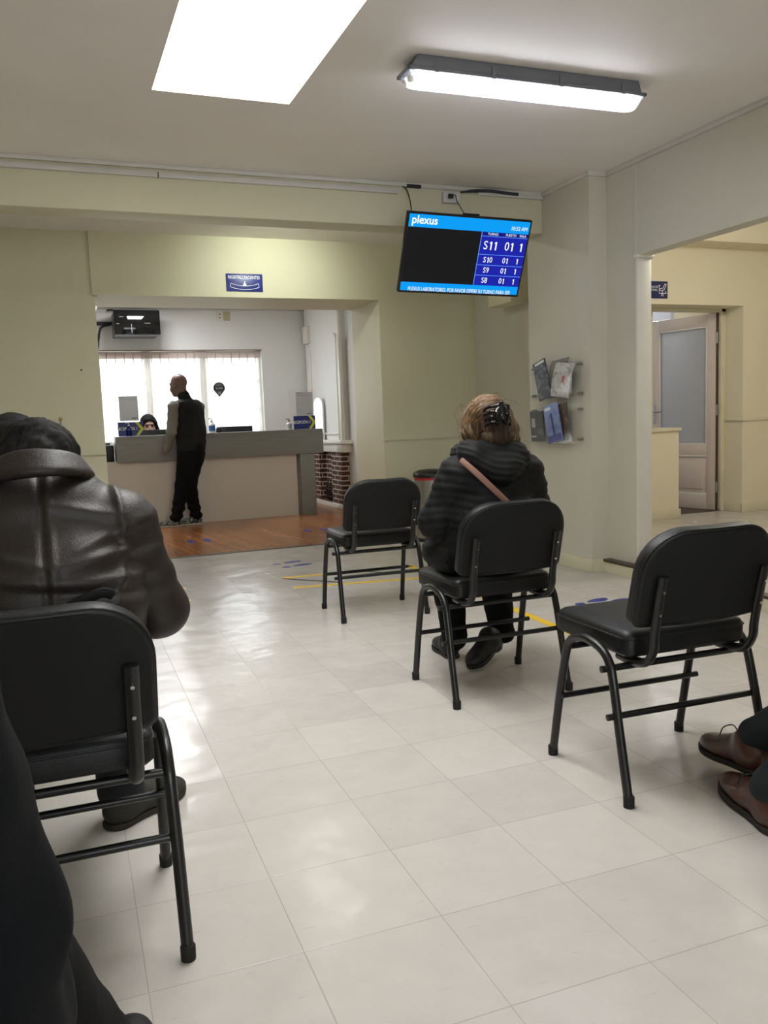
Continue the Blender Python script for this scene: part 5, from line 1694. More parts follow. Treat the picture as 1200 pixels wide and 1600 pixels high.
def shoe(parent, heel, direction, m, sole_m, L=0.275, w=0.05, lift=(0.0, 0.0), name='shoe', laces=False, high=0.075, roll=0.0, pointy=0.6):
    """heel = back end on the floor; lift = extra height of (heel, toe)"""
    d = unit((direction[0], direction[1], 0))
    tz = (lift[1] - lift[0]) / L
    f = unit(np.array((d[0], d[1], tz)))
    B = basis(f)
    if roll:
        c_, s_ = math.cos(roll), math.sin(roll)
        B = np.array([c_ * B[0] + s_ * B[2], B[1], -s_ * B[0] + c_ * B[2]])
    o = np.array((heel[0], heel[1], lift[0]), float)
    W = lambda x, y, z: o + x * B[0] + y * B[1] + z * B[2]
    lo = np.minimum(W(0, 0, 0), W(0, L, 0)) - 0.16
    hi = np.maximum(W(0, 0, 0), W(0, L, 0)) + 0.16
    u = SDF(0.005, lo, hi, 0.015)
    u.ell(W(0, 0.05, 0.045), (w * 0.78, 0.055, 0.045), 0.02, R=B)
    u.ell(W(0, L * 0.42, 0.045), (w * 0.82, L * 0.26, 0.038), 0.03, R=B)
    u.ell(W(0.002, L * 0.66, 0.034), (w * 1.0, L * 0.26, 0.029), 0.03, R=B)
    u.ell(W(0.002, L * 0.80, 0.030), (w * (0.95 - 0.35 * pointy), L * 0.20, 0.024), 0.02, R=B)
    u.cone(W(0, 0.052, 0.05), W(0, 0.062, high + 0.015), 0.043, 0.040, 0.02)
    u.cone(W(0, L * 0.38, 0.062), W(0, 0.075, high + 0.005), 0.026, 0.036, 0.025)
    u.cut(W(0, 0, 0.010), -B[2])
    up = u.mesh(name, m, parent, disp=wrinkle(40, 0.0012, (1, 1, 1), 7), origin=parent.location)
    # sole
    ol = []
    n = 40
    for k in range(n):
        a = 2 * math.pi * k / n
        y = 0.5 - 0.5 * math.cos(a)
        half = w * (0.80 + 0.22 * math.sin(math.pi * min(1, max(0, (y - 0.25) / 0.75)))) * (1 - 0.10 * math.exp(-((y - 0.38) / 0.12) ** 2))
        endr = min(1.0, math.sqrt(max(0.0, 1 - (max(0, y - (0.80 - 0.15 * pointy)) / (0.20 + 0.15 * pointy)) ** 2))) * min(1.0, math.sqrt(max(0, 1 - (max(0, 0.14 - y) / 0.14) ** 2)))
        ol.append(((1 if math.sin(a) > 0 else -1) * half * endr, -0.004 + y * (L + 0.010)))
    org = np.array(parent.location)
    fr = lambda x, y, z: tuple(W(x, y, z + 0.008 * max(0, (y / L - 0.75) / 0.25) ** 2) - org)
    MB().prism(ol, [(0.001, 0.003), (0.004, 0.0), (0.014, 0.0), (0.017, 0.003)], fr).build('sole', sole_m, up, smooth=40)
    MB().prism([(x, y) for x, y in [(w * 0.72 * math.cos(t), 0.038 + 0.040 * math.sin(t)) for t in [2 * math.pi * k / 20 for k in range(20)]]], [(-0.012, 0.001), (0.002, 0.0)], fr).build('heel_block', sole_m, up, smooth=40) if lift[0] > 0.013 else None
    if laces:
        for k in range(5):
            y = L * 0.40 + 0.014 * k
            zt = 0.094 - 0.0085 * k
            p = [W(-0.020, y, zt - 0.016), W(-0.010, y + 0.003, zt - 0.004), W(0.0, y + 0.005, zt), W(0.010, y + 0.003, zt - 0.004), W(0.020, y, zt - 0.016)]
            MB().tube([tuple(q - org) for q in p], 0.0020, 6).build('lace', M['blackshoe'], up, smooth=60)
        for sx in (-1, 1):
            p = bez([tuple(W(0.0, L * 0.39, 0.094) - org), tuple(W(sx * 0.02, L * 0.37, 0.118) - org), tuple(W(sx * 0.045, L * 0.40, 0.112) - org), tuple(W(sx * 0.05, L * 0.44, 0.086) - org)], 6)
            MB().tube(p, 0.0018, 6).build('lace', M['blackshoe'], up, smooth=60)
    return up

def eyes(parent, W):
    org = np.array(parent.location)
    for x in (-1, 1):
        c = W(x * 0.031, 0.0795, 0.0) - org
        e = MB().lathe([(0.0, -0.011), (0.006, -0.009), (0.011, 0.0), (0.006, 0.009), (0.0, 0.011)], 14, tuple(c)).build('eye', M['eye_dark'], parent, smooth=180)

# ------------------------------------------------------------------ man in the brown leather jacket
pm_ = thing('person', 'person in a brown leather jacket seen from behind, seated at the left, head bowed', 'person', (-0.02, 1.86, 0))
J = dict(head=(-0.020, 2.02, 0.957), face=(0.05, 0.80, -0.60), hup=(0, 0.60, 0.80), neck=(-0.015, 1.925, 0.93),
         sh=((-0.165, 1.86, 0.868), (0.135, 1.86, 0.866)), el=((-0.240, 1.95, 0.662), (0.208, 1.95, 0.662)), wr=((-0.10, 2.20, 0.60), (0.08, 2.21, 0.60)),
         hip=((-0.11, 1.86, 0.555), (0.07, 1.86, 0.555)), kn=((-0.16, 2.27, 0.52), (0.115, 2.28, 0.52)), an=((-0.16, 2.33, 0.10), (0.118, 2.325, 0.10)),
         foot=((-0.1, 1, 0), (0.75, 0.66, 0)), hand=((0.5, 0.8, -0.1), (-0.5, 0.8, -0.1)), palm=((0.3, 0, 1), (-0.3, 0, 1)), bend=(0, 0.0, 0.0))
body_mesh(J, pm_)
def man_jacket():
    s = SDF(0.006, (-0.42, 1.58, 0.44), (0.40, 2.32, 1.06), 0.03)
    x0 = -0.018
    # broad rounded back
    s.cone((x0, 1.845, 0.54), (x0, 1.820, 0.74), 0.118, 0.125, 0.04, flat=(1.42, 1.0, 1))
    s.cone((x0, 1.820, 0.70), (x0, 1.870, 0.855), 0.122, 0.098, 0.05, flat=(1.40, 1.0, 1))
    s.cone((x0 - 0.13, 1.868, 0.868), (x0 + 0.13, 1.868, 0.866), 0.076, 0.074, 0.05)
    s.cone((x0 - 0.045, 1.895, 0.918), (x0 + 0.045, 1.895, 0.918), 0.076, 0.076, 0.05)
    for i in (0, 1):
        s.chain([J['sh'][i], J['el'][i], J['wr'][i]], [0.070, 0.062, 0.050], 0.025)
        s.ell(np.array(J['el'][i]) + np.array((0, 0.0, -0.006)), (0.058, 0.062, 0.056), 0.02)
    s.ell((x0, 1.99, 0.93), (0.060, 0.085, 0.09), 0.02, sub=True)
    w1 = wrinkle(17, 0.0065, (0.35, 0.4, 1.5), 11, 0.8)
    w2 = wrinkle(34, 0.0026, (0.6, 0.7, 1.3), 4)
    def seam(V, N):
        x, y, z = V[:, 0], V[:, 1], V[:, 2]
        back = (N[:, 1] < -0.15) & (np.abs(x - x0) < 0.14)
        g = np.where(N[:, 1] < 0, -0.0045 * np.exp(-((x - x0 + 0.004) / 0.006) ** 2), 0)
        g += np.where(N[:, 1] < 0, 0.003 * np.exp(-((x - x0 - 0.012) / 0.007) ** 2), 0)
        # diagonal strained folds from the armhole, as on the photo's right shoulder blade
        for (cx, cz, sl, a, L) in ((0.11, 0.855, 0.35, 0.007, 0.10), (0.11, 0.815, 0.12, 0.009, 0.11), (0.10, 0.770, -0.05, 0.009, 0.12), (0.09, 0.745, -0.12, -0.007, 0.11),
                                   (0.06, 0.905, -0.25, 0.006, 0.08), (-0.13, 0.84, -0.3, 0.007, 0.10), (-0.12, 0.79, -0.1, 0.007, 0.10)):
            u = (x - cx)
            v = z - cz - sl * u
            g += np.where(N[:, 1] < 0.2, a * np.exp(-(v / 0.012) ** 2 - (u / L) ** 2), 0)
        # armhole seam
        for sx in (-1, 1):
            g += np.where(N[:, 1] < 0.3, 0.006 * np.exp(-((x - x0 - sx * (0.150 - 0.25 * (0.87 - z) * (0.87 - z) / 0.2)) / 0.007) ** 2) * (z > 0.72), 0)
        return g
    j = s.mesh('jacket', M['leather'], pm_, disp=addw(w1, w2, seam), origin=pm_.location)
    # stand-up collar folded over
    c = SDF(0.005, (-0.25, 1.70, 0.84), (0.22, 2.12, 1.08), 0.012)
    n = 26
    P0, P1 = [], []
    for k in range(n + 1):
        a = math.radians(-205 + 230 * k / n)
        P0.append(np.array((x0 + 0.080 * math.cos(a), 1.910 + 0.078 * math.sin(a), 0.992 - 0.032 * math.sin(a))))
        P1.append(np.array((x0 + 0.100 * math.cos(a), 1.905 + 0.110 * math.sin(a), 0.964 - 0.024 * math.sin(a))))
    for k in range(n):
        for t in (0.0, 0.25, 0.5, 0.75, 1.0):
            c.cone(P0[k] * (1 - t) + P1[k] * t, P0[k + 1] * (1 - t) + P1[k + 1] * t, 0.0085, 0.0085, 0.010)
    c.mesh('collar', M['leather'], j, disp=wrinkle(30, 0.0015, (1, 1, 1), 3), origin=pm_.location)
    # dark pocket flap low on the back
    org = np.array(pm_.location)
    fl_ = [(0.012, 1.698, 0.728), (0.045, 1.696, 0.742), (0.078, 1.696, 0.752), (0.100, 1.702, 0.744)]
    MB().tube([tuple(np.array(p) - org) for p in bez(fl_, 6)], [0.004] + [0.011] * 17 + [0.005], 10, flat=((0, 1, 0), 0.5)).build('pocket_flap', M['coat'], j, smooth=60)
    MB().box((0.086, -0.178, -0.0), (0.092, -0.172, 0.006)).build('zip_pull', M['chrome'], j).location = (0, 0.012, 0.748)
man_jacket()
trousers(J, pm_, M['jeans'], (0.095, 0.076, 0.062), 2)
def hair_cap(parent, c, f, up, m, name='hair', grow=0.016, low=-0.03, front=0.035, seed=5, amp=0.003, extra=None, vox=0.005):
    B = basis(f, up)
    W = lambda x, y, z: np.array(c) + x * B[0] + y * B[1] + z * B[2]
    s = SDF(vox, np.array(c) - 0.24, np.array(c) + 0.24, 0.02)
    s.ell(W(0, -0.016, 0.028), np.array((0.077, 0.095, 0.090)) + grow, 0.02, R=B)
    s.ell(W(0, -0.045, -0.03), np.array((0.066, 0.064, 0.070)) + grow, 0.03, R=B)
    s.cut(W(0, front + 0.03, 0.0), B[1] * 1.0 - B[2] * 0.55)
    s.ell(W(0, 0.07, -0.07), (0.068, 0.10, 0.085), 0.01, sub=True, R=B)
    s.cut(W(0, -0.06, low - 0.07), -B[2])
    if extra:
        extra(s, W, B)
    return s.mesh(name, m, parent, disp=addw(wrinkle(60, amp, (1, 1, 0.7), seed), wrinkle(150, amp * 0.5, (1, 1, 0.5), seed + 1), wrinkle(280, amp * 0.25, (1, 1, 0.4), seed + 2)), origin=parent.location)
hair_cap(pm_, J['head'], J['face'], J['hup'], M['blackhair'], amp=0.0055, low=-0.045, vox=0.004)
shoe(pm_, (0.075, 2.275), (0.78, 0.62), M['darkshoe'], M['sole'], 0.28, 0.052, name='boot', high=0.12, pointy=0.2)
shoe(pm_, (-0.165, 2.28), (-0.1, 1.0), M['darkshoe'], M['sole'], 0.28, 0.052, name='boot', high=0.12, pointy=0.2)

# ------------------------------------------------------------------ woman with the hair claw
wm = thing('person', 'person in a black hooded coat with brown blond hair held by a claw clip, seated', 'person', (1.565, 2.88, 0))
J = dict(head=(1.59, 2.90, 1.035), face=(0.05, 1, -0.18), neck=(1.575, 2.875, 0.93),
         sh=((1.435, 2.865, 0.845), (1.745, 2.865, 0.835)), el=((1.362, 2.90, 0.665), (1.815, 2.91, 0.665)), wr=((1.49, 3.12, 0.63), (1.67, 3.12, 0.63)),
         hip=((1.475, 2.87, 0.555), (1.64, 2.87, 0.555)), kn=((1.570, 3.28, 0.50), (1.805, 3.27, 0.50)), an=((1.615, 3.28, 0.10), (1.805, 3.195, 0.125)),
         foot=((0.1, 1, 0), (-0.7, -0.3, 0)), hand=((0.6, 0.8, 0.1), (-0.6, 0.8, 0.1)), palm=((0.2, 0, 1), (-0.2, 0, 1)), hsc=0.96, bend=(0, -0.02, 0))
body_mesh(J, wm)
def woman_coat():
    s = SDF(0.007, (1.22, 2.62, 0.46), (1.96, 3.24, 1.02), 0.03)
    x0 = 1.575
    s.cone((1.555, 2.86, 0.545), (x0, 2.855, 0.70), 0.122, 0.112, 0.05, flat=(1.42, 1.05, 1))
    s.cone((x0, 2.855, 0.68), (x0, 2.86, 0.80), 0.115, 0.10, 0.05, flat=(1.45, 1.05, 1))
    s.cone((1.455, 2.86, 0.842), (1.735, 2.86, 0.832), 0.072, 0.070, 0.05)
    s.cone((1.53, 2.865, 0.885), (1.63, 2.865, 0.885), 0.065, 0.065, 0.05)
    s.ell((1.43, 2.93, 0.545), (0.10, 0.13, 0.075), 0.05)
    for i in (0, 1):
        s.chain([J['sh'][i], J['el'][i], J['wr'][i]], [0.070, 0.064, 0.050], 0.02)
    def quilt(V, N):
        z, x = V[:, 2], V[:, 0]
        ph = (z + 0.012 * np.sin(x * 22)) / 0.030 * 2 * math.pi
        return 0.0028 * np.abs(np.sin(ph / 2)) - 0.0015
    c = s.mesh('coat', M['coat'], wm, disp=addw(quilt, wrinkle(30, 0.004, (0.5, 0.6, 1.4), 21), wrinkle(70, 0.0018, (0.6, 0.6, 1.4), 22)), origin=wm.location)
    h = SDF(0.006, (1.36, 2.62, 0.76), (1.80, 3.0, 1.0), 0.03)
    # thick hood lying in folds on the back
    h.cone((1.49, 2.815, 0.925), (1.66, 2.815, 0.915), 0.048, 0.048, 0.03)
    h.cone((1.485, 2.80, 0.905), (1.57, 2.765, 0.855), 0.050, 0.048, 0.03)
    h.cone((1.67, 2.80, 0.895), (1.585, 2.765, 0.850), 0.050, 0.050, 0.03)
    h.ell((1.575, 2.768, 0.868), (0.085, 0.040, 0.050), 0.03)
    h.cone((1.475, 2.84, 0.935), (1.48, 2.93, 0.925), 0.040, 0.032, 0.03)
    h.cone((1.675, 2.84, 0.925), (1.675, 2.93, 0.915), 0.040, 0.032, 0.03)
    def fold(V, N):
        u = V[:, 2] + 0.25 * (V[:, 0] - 1.575) - 0.9 * (V[:, 0] - 1.575) ** 2
        return 0.0016 * np.sin(u / 0.024 * 2 * math.pi + 1.5 * np.sin(V[:, 0] * 38))
    h.mesh('hood', M['coat'], c, disp=addw(fold, wrinkle(45, 0.003, (1, 1, 1), 31)), origin=wm.location)
woman_coat()
trousers(J, wm, M['trouser'], (0.105, 0.078, 0.056), 8, amp=0.004)
def woman_hair():
    c = np.array(J['head'])
    B = basis(J['face'])
    W = lambda x, y, z: c + x * B[0] + y * B[1] + z * B[2]
    s = SDF(0.004, c - 0.2, c + 0.2, 0.02)
    s.ell(W(0.0, -0.012, 0.025), (0.087, 0.102, 0.083), 0.02, R=B)
    s.ell(W(0.0, 0.005, -0.02), (0.090, 0.086, 0.09), 0.02, R=B)
    # locks hanging on both sides, the right one curling in
    s.chain([W(-0.076, -0.01, 0.02), W(-0.086, -0.014, -0.04), W(-0.074, -0.02, -0.108)], [0.024, 0.024, 0.012], 0.02)
    s.chain([W(0.072, -0.03, 0.03), W(0.090, -0.038, -0.03), W(0.086, -0.048, -0.078), W(0.060, -0.058, -0.104)], [0.026, 0.026, 0.022, 0.011], 0.02)
    # hair drawn up at the back towards the clip
    s.ell(W(0.0, -0.072, -0.02), (0.058, 0.040, 0.062), 0.015, R=B)
    s.ell(W(0.0, -0.070, -0.085), (0.05, 0.05, 0.03), 0.015, sub=True, R=B)
    s.ell(W(0.0, 0.10, -0.06), (0.066, 0.09, 0.10), 0.01, sub=True, R=B)
    def strands(V, N):
        p = (V - c) @ B.T
        rho = np.hypot(p[:, 0], p[:, 2] + 0.02)
        a = np.arctan2(p[:, 0], p[:, 2] + 0.02)
        return 0.0013 * np.sin(rho * 620 + 2.2 * np.sin(a * 2.3) + p[:, 1] * 60) + 0.0016 * np.sin(rho * 260 + 1.7 * np.sin(a * 3.1 + 1))
    h = s.mesh('hair', M['blondhair'], wm, disp=strands, origin=wm.location)
    org = np.array(wm.location)
    r = np.random.RandomState(4)
    fly = MB()
    for k in range(26):
        x = r.uniform(-0.08, 0.08)
        y = r.uniform(-0.07, 0.05)
        z = 0.105 - 6.0 * x * x
        p = [W(x, y, z - 0.02), W(x * 1.12 + r.uniform(-0.01, 0.01), y - 0.01, z + r.uniform(0.000, 0.006)), W(x * 1.25 + r.uniform(-0.01, 0.01), y - 0.03, z + r.uniform(-0.025, 0.000))]
        fly.tube([tuple(q - org) for q in bez([tuple(q) for q in p], 4)] if False else [tuple(np.array(q) - org) for q in bez([tuple(q) for q in p], 4)], 0.0006, 4)
    for k in range(9):
        z = r.uniform(-0.05, 0.06)
        p = [W(-0.09, 0.0, z + 0.03), W(-0.118 - r.uniform(0, 0.014), -0.01, z), W(-0.105 - r.uniform(0, 0.015), -0.012, z - 0.06), W(-0.085, -0.02, z - 0.075)]
        fly.tube([tuple(np.array(q) - org) for q in bez([tuple(q) for q in p], 4)], 0.0007, 4)
    fo = fly.build('loose_hair', M['blondhair'], h, smooth=180)
    fo['kind'] = 'stuff'
    # twisted bun in darker shade under the clip and the claw clip
    bn_ = SDF(0.004, c - 0.16, c + 0.16, 0.01)
    bn_.ell(W(0.002, -0.098, -0.018), (0.036, 0.030, 0.052), 0.01, R=B)
    bn_.ell(W(0.0, -0.078, -0.070), (0.064, 0.038, 0.040), 0.015, R=B)
    bn_.mesh('bun', M['brownhair'], h, disp=lambda V, N: 0.002 * np.sin(((V - c) @ B.T)[:, 0] * 380 + 40 * ((V - c) @ B.T)[:, 2]), origin=wm.location)
    cl = SDF(0.003, c - 0.18, c + 0.18, 0.006)
    for sx in (-1, 1):
        base = [W(sx * 0.006, -0.138, 0.040), W(sx * 0.020, -0.142, 0.010), W(sx * 0.016, -0.136, -0.022)]
        cl.chain(base, [0.010, 0.013, 0.010], 0.006)
        for k in range(4):
            z = 0.042 - 0.020 * k
            cl.chain([W(sx * 0.014, -0.140, z), W(sx * 0.036, -0.130, z - 0.002), W(sx * 0.050, -0.108, z - 0.006), W(sx * 0.050, -0.088, z - 0.012)], [0.0065, 0.006, 0.005, 0.003], 0.004)
    cl.cone(W(0, -0.146, 0.050), W(0, -0.148, -0.01), 0.009, 0.009, 0.008)
    cl.mesh('claw_clip', M['glossblack'], h, origin=wm.location)
def concentric_hair(cx, cy, cz):
    # strands fall from the crown around both sides: streaks follow arcs about the back of the head, dark roots inside
    k = NT('streaked_blond_strands')
    tc = k.n('ShaderNodeTexCoord')
    sep = k.n('ShaderNodeSeparateXYZ')
    k.l(tc.outputs['Object'], sep.inputs[0])
    x = k.math('SUBTRACT', sep.outputs[0], cx)
    y = k.math('SUBTRACT', sep.outputs[1], cy)
    z = k.math('SUBTRACT', sep.outputs[2], cz - 0.02)
    rho = k.math('SQRT', k.math('ADD', k.math('MULTIPLY', x, x), k.math('MULTIPLY', z, z)))
    an = k.math('ARCTAN2', x, z)
    v = k.n('ShaderNodeCombineXYZ')
    k.l(k.math('MULTIPLY', rho, 230.0), v.inputs[0])
    k.l(k.math('MULTIPLY', an, 1.6), v.inputs[1])
    k.l(k.math('MULTIPLY', y, 60.0), v.inputs[2])
    n1 = k.noise(1.0, 4, v.outputs[0], 0.6)
    f = k.math('ADD', k.math('MULTIPLY', n1, 0.95), k.math('MULTIPLY', rho, 2.0))
    k.l(k.ramp(f, [(0.42, rgb(28, 20, 14)), (0.56, rgb(56, 41, 27)), (0.68, rgb(88, 66, 43)), (0.86, rgb(150, 120, 84))]), k.b.inputs['Base Color'])
    k.b.inputs['Roughness'].default_value = 0.5
    k.b.inputs['Specular IOR Level'].default_value = 0.35
    k.bump(n1, 0.6, 0.005)
    return k.m
_wc = (1.59 - 1.565, 2.90 - 2.88, 1.035)
M['blondhair'] = concentric_hair(*_wc)
M['brownhair'] = hair_mat('dark_brown_hair', rgb(34, 26, 20), rgb(58, 44, 32), rgb(96, 74, 52))
M['glossblack'] = mat('glossy_black_plastic', rgb(14, 13, 14), 0.12)
woman_hair()
bs = MB().tube(bez([(1.415 - 1.565, 2.775 - 2.88, 0.905), (1.452 - 1.565, 2.742 - 2.88, 0.862), (1.515 - 1.565, 2.725 - 2.88, 0.798), (1.580 - 1.565, 2.722 - 2.88, 0.735), (1.65 - 1.565, 2.725 - 2.88, 0.66), (1.74 - 1.565, 2.80 - 2.88, 0.58)], 8), 0.0115, 12, flat=((0.1, 1, 0), 0.2)).build('bag_strap', mat('tan_leather_strap', rgb(140, 104, 88), 0.55, bump=0.1, bscale=200), wm, smooth=60)
shoe(wm, (1.775, 3.165), (-0.80, -0.42), M['blackshoe'], M['blackshoe'], 0.235, 0.043, (0.075, 0.0), high=0.055, roll=0.0, pointy=0.4)
shoe(wm, (1.60, 3.255), (0.1, 1.0), M['blackshoe'], M['blackshoe'], 0.235, 0.043, high=0.06, pointy=0.4)

# ------------------------------------------------------------------ man standing at the counter
sm = thing('person', 'person standing at the counter in a black vest over a grey sweater, bald head', 'person', (1.42, 9.18, 0))
f = unit((-0.66, 0.75, 0)); rg = np.array((f[1], -f[0], 0))
def S(r, fw, z): return np.array((1.43, 9.17, 0)) + r * rg + fw * f + np.array((0, 0, z))
J = dict(head=S(-0.005, 0.105, 1.515), face=(-0.72, 0.66, -0.12), neck=S(0, 0.04, 1.36),
         sh=(S(-0.185, 0.03, 1.275), S(0.175, 0.0, 1.275)), el=(S(-0.225, 0.045, 1.02), S(0.22, 0.03, 1.02)), wr=(S(-0.165, 0.17, 0.845), S(0.15, 0.20, 0.87)),
         hip=(S(-0.075, -0.01, 0.80), S(0.075, -0.01, 0.80)), kn=(np.array((1.325, 9.16, 0.44)), np.array((1.395, 9.19, 0.44))), an=(np.array((1.232, 9.17, 0.085)), np.array((1.462, 9.24, 0.085))),
         foot=(f, f), bend=(0.0, 0, 0), hand=(S(-0.12, 0.28, 0.80) - S(-0.165, 0.17, 0.845), S(0.1, 0.3, 0.83) - S(0.15, 0.2, 0.87)), palm=(rg, -rg), hsc=0.98)
body_mesh(J, sm, skin=mat('backlit_skin', rgb(112, 88, 74), 0.5, var=0.1, vscale=14))  # skin colour darkened for standing against the window light
def standing_clothes():
    s = SDF(0.008, (0.98, 8.8, 0.70), (1.86, 9.62, 1.45), 0.03)
    for i in (0, 1):
        s.chain([J['sh'][i], J['el'][i], J['wr'][i]], [0.064, 0.056, 0.042], 0.02)
    s.cone(S(0, 0.02, 0.83), S(0, 0.02, 1.22), 0.085, 0.085, 0.03)
    sw = s.mesh('sweater', M['greyknit'], sm, disp=addw(wrinkle(35, 0.005, (1, 1, 1.4), 41), wrinkle(80, 0.002, (1, 1, 1), 42)), origin=sm.location)
    v = SDF(0.008, (0.98, 8.8, 0.70), (1.86, 9.62, 1.50), 0.04)
    for r_, z0, z1, a, b in ((0.085, 0.84, 1.02, 0.098, 0.102), (0.085, 1.02, 1.22, 0.102, 0.098)):
        for sx in (-1, 1):
            v.cone(S(sx * r_, -0.015, z0), S(sx * r_, -0.020, z1), a, b, 0.05)
    v.cone(S(0, -0.02, 0.84), S(0, -0.025, 1.24), 0.108, 0.106, 0.05)
    v.cone(S(-0.115, 0.0, 1.285), S(0.115, -0.01, 1.285), 0.068, 0.068, 0.04)
    v.cone(S(0, 0.02, 1.31), S(0, 0.045, 1.395), 0.072, 0.064, 0.03)
    v.cut(S(0, 0, 0.805), (0, 0, -1))
    # arm holes
    for i in (0, 1):
        v.cone(J['sh'][i] + rg * (0.02 if i else -0.012), J['el'][i] + rg * (0.03 if i else -0.01), 0.055, 0.054, 0.008, sub=True) if i == 0 else None
    v.mesh('vest', M['vest'], sm, disp=addw(lambda V, N: 0.004 * np.abs(np.sin(V[:, 2] / 0.085 * math.pi)) - 0.002, wrinkle(40, 0.003, (1, 1, 1.3), 51)), origin=sm.location)
    t = SDF(0.007, (0.98, 8.8, 0.05), (1.86, 9.62, 0.95), 0.03)
    t.cone(S(0, -0.015, 0.80), S(0, -0.01, 0.88), 0.125, 0.122, 0.03)
    for i in (0, 1):
        t.chain([J['hip'][i] + np.array((0, 0, -0.02)), J['kn'][i], J['an'][i]], [0.102, 0.078, 0.060], 0.03)
    t.mesh('trousers', M['trouser'], sm, disp=addw(wrinkle(30, 0.004, (1, 1, 1.5), 61), lambda V, N: 0.008 * np.sin(V[:, 2] * 75) * np.clip((0.35 - V[:, 2]) / 0.2, 0, 1)), origin=sm.location)
standing_clothes()
M['trainer'] = None
def trainer():
    k = NT('dark_white_patterned_trainer')
    v = k.coords()
    k.l(k.ramp(k.noise(34, 2, v), [(0.45, rgb(40, 42, 44)), (0.55, rgb(150, 150, 140)), (0.66, rgb(60, 60, 58))]), k.b.inputs['Base Color'])
    k.b.inputs['Roughness'].default_value = 0.6
    return k.m
M['trainer'] = trainer()
M['trainersole'] = mat('pale_trainer_sole', rgb(170, 168, 156), 0.7)
for i in (0, 1):
    h_ = J['an'][i] + np.array((0.055, 0.0, 0))
    shoe(sm, (h_[0], h_[1]), ((-1, 0.18, 0) if i == 0 else (-1, 0.02, 0)), M['trainer'], M['trainersole'], 0.29, 0.052, high=0.075, pointy=0.2)

# ------------------------------------------------------------------ receptionist
rp = thing('person', 'person with dark hair seated behind the reception counter, eyes just above the monitor', 'person', (1.12, 10.15, 0))
J = dict(head=(1.118, 10.12, 1.095), face=(0.03, -1, -0.05), neck=(1.12, 10.16, 0.97),
         sh=((1.29, 10.18, 0.92), (0.95, 10.18, 0.92)), el=((1.34, 10.08, 0.74), (0.90, 10.08, 0.74)), wr=((1.24, 9.93, 0.79), (1.0, 9.93, 0.79)),
         hip=((1.20, 10.22, 0.54), (1.04, 10.22, 0.54)), kn=((1.21, 9.86, 0.50), (1.03, 9.86, 0.50)), an=((1.21, 9.92, 0.10), (1.03, 9.92, 0.10)),
         foot=((0, -1, 0), (0, -1, 0)), hand=((-0.2, -1, 0), (0.2, -1, 0)))
body_mesh(J, rp, skin=mat('medium_skin', rgb(150, 116, 98), 0.5, var=0.06, vscale=14))
Wf = lambda x, y, z: np.array(J['head']) + x * basis(J['face'])[0] + y * basis(J['face'])[1] + z * basis(J['face'])[2]
eyes(rp, Wf)
def recep():
    s = SDF(0.009, (0.78, 9.85, 0.50), (1.46, 10.42, 1.05), 0.03)
    s.cone((1.12, 10.22, 0.56), (1.12, 10.19, 0.84), 0.115, 0.11, 0.05, flat=(1.3, 1, 1))
    s.cone((0.99, 10.18, 0.905), (1.25, 10.18, 0.905), 0.066, 0.066, 0.05)
    for i in (0, 1):
        s.chain([J['sh'][i], J['el'][i], J['wr'][i]], [0.062, 0.052, 0.042], 0.02)
    s.mesh('uniform_top', M['fgcoat'], rp, disp=wrinkle(35, 0.003, (1, 1, 1), 71), origin=rp.location)
    trousers(J, rp, M['trouser'], (0.09, 0.07, 0.055), 9, 0.01)
    def ex(h, W, B):
        for sx in (-1, 1):
            h.chain([W(sx * 0.078, 0.02, 0.02), W(sx * 0.092, 0.0, -0.06), W(sx * 0.095, -0.02, -0.15)], [0.022, 0.028, 0.024], 0.02)
    hair_cap(rp, J['head'], J['face'], (0, 0, 1), M['blackhair'], grow=0.016, low=-0.09, front=0.015, extra=ex)
    m = SDF(0.004, np.array(J['head']) - 0.16, np.array(J['head']) + 0.16, 0.01)
    B = basis(J['face'])
    m.ell(Wf(0, 0.032, -0.062), (0.066, 0.074, 0.060), 0.01, R=B)
    m.cut(Wf(0, 0.02, 0), -B[1])
    m.mesh('face_mask', M['mask'], rp, origin=rp.location)
    shoe(rp, (1.21, 9.98), (0, -1), M['blackshoe'], M['blackshoe'], 0.25, 0.045)
    shoe(rp, (1.03, 9.98), (0, -1), M['blackshoe'], M['blackshoe'], 0.25, 0.045)
recep()
oc = thing('office_chair', 'black swivel chair under the receptionist behind the counter', 'chair', (1.12, 10.24, 0))
MB().prism(rrect(-0.22, -0.22, 0.22, 0.20, 0.06), [(0.41, 0.01), (0.42, 0.0), (0.455, 0.0), (0.468, 0.015)], lambda u, v, d: (u, v, d)).build('seat', M['vinyl'], oc, smooth=50)
MB().prism(rrect(-0.20, 0.52, 0.20, 0.90, 0.07), [(0.20, 0.01), (0.21, 0.0), (0.24, 0.0), (0.25, 0.01)], lambda u, v, d: (u, d, v)).build('backrest', M['vinyl'], oc, smooth=50)
MB().tube([(0, 0, 0.06), (0, 0, 0.41)], 0.025, 14).build('gas_column', M['blackplastic'], oc, smooth=50)
MB().tube([(0, 0.1, 0.40), (0, 0.26, 0.42), (0, 0.262, 0.60)], 0.016, 10).build('back_bar', M['blackplastic'], oc, smooth=50)
for k in range(5):
    a = 2 * math.pi * k / 5 + 0.3
    lg = MB().tube([(0, 0, 0.085), (0.26 * math.cos(a), 0.26 * math.sin(a), 0.062)], [0.022, 0.014], 10).build('leg', M['blackplastic'], oc, smooth=50)
    MB().lathe([(0, -0.012), (0.026, -0.012), (0.026, 0.012), (0, 0.012)], 14, (0.26 * math.cos(a), 0.26 * math.sin(a), 0.026), 'x').build('castor', M['rubber'], lg, smooth=50)

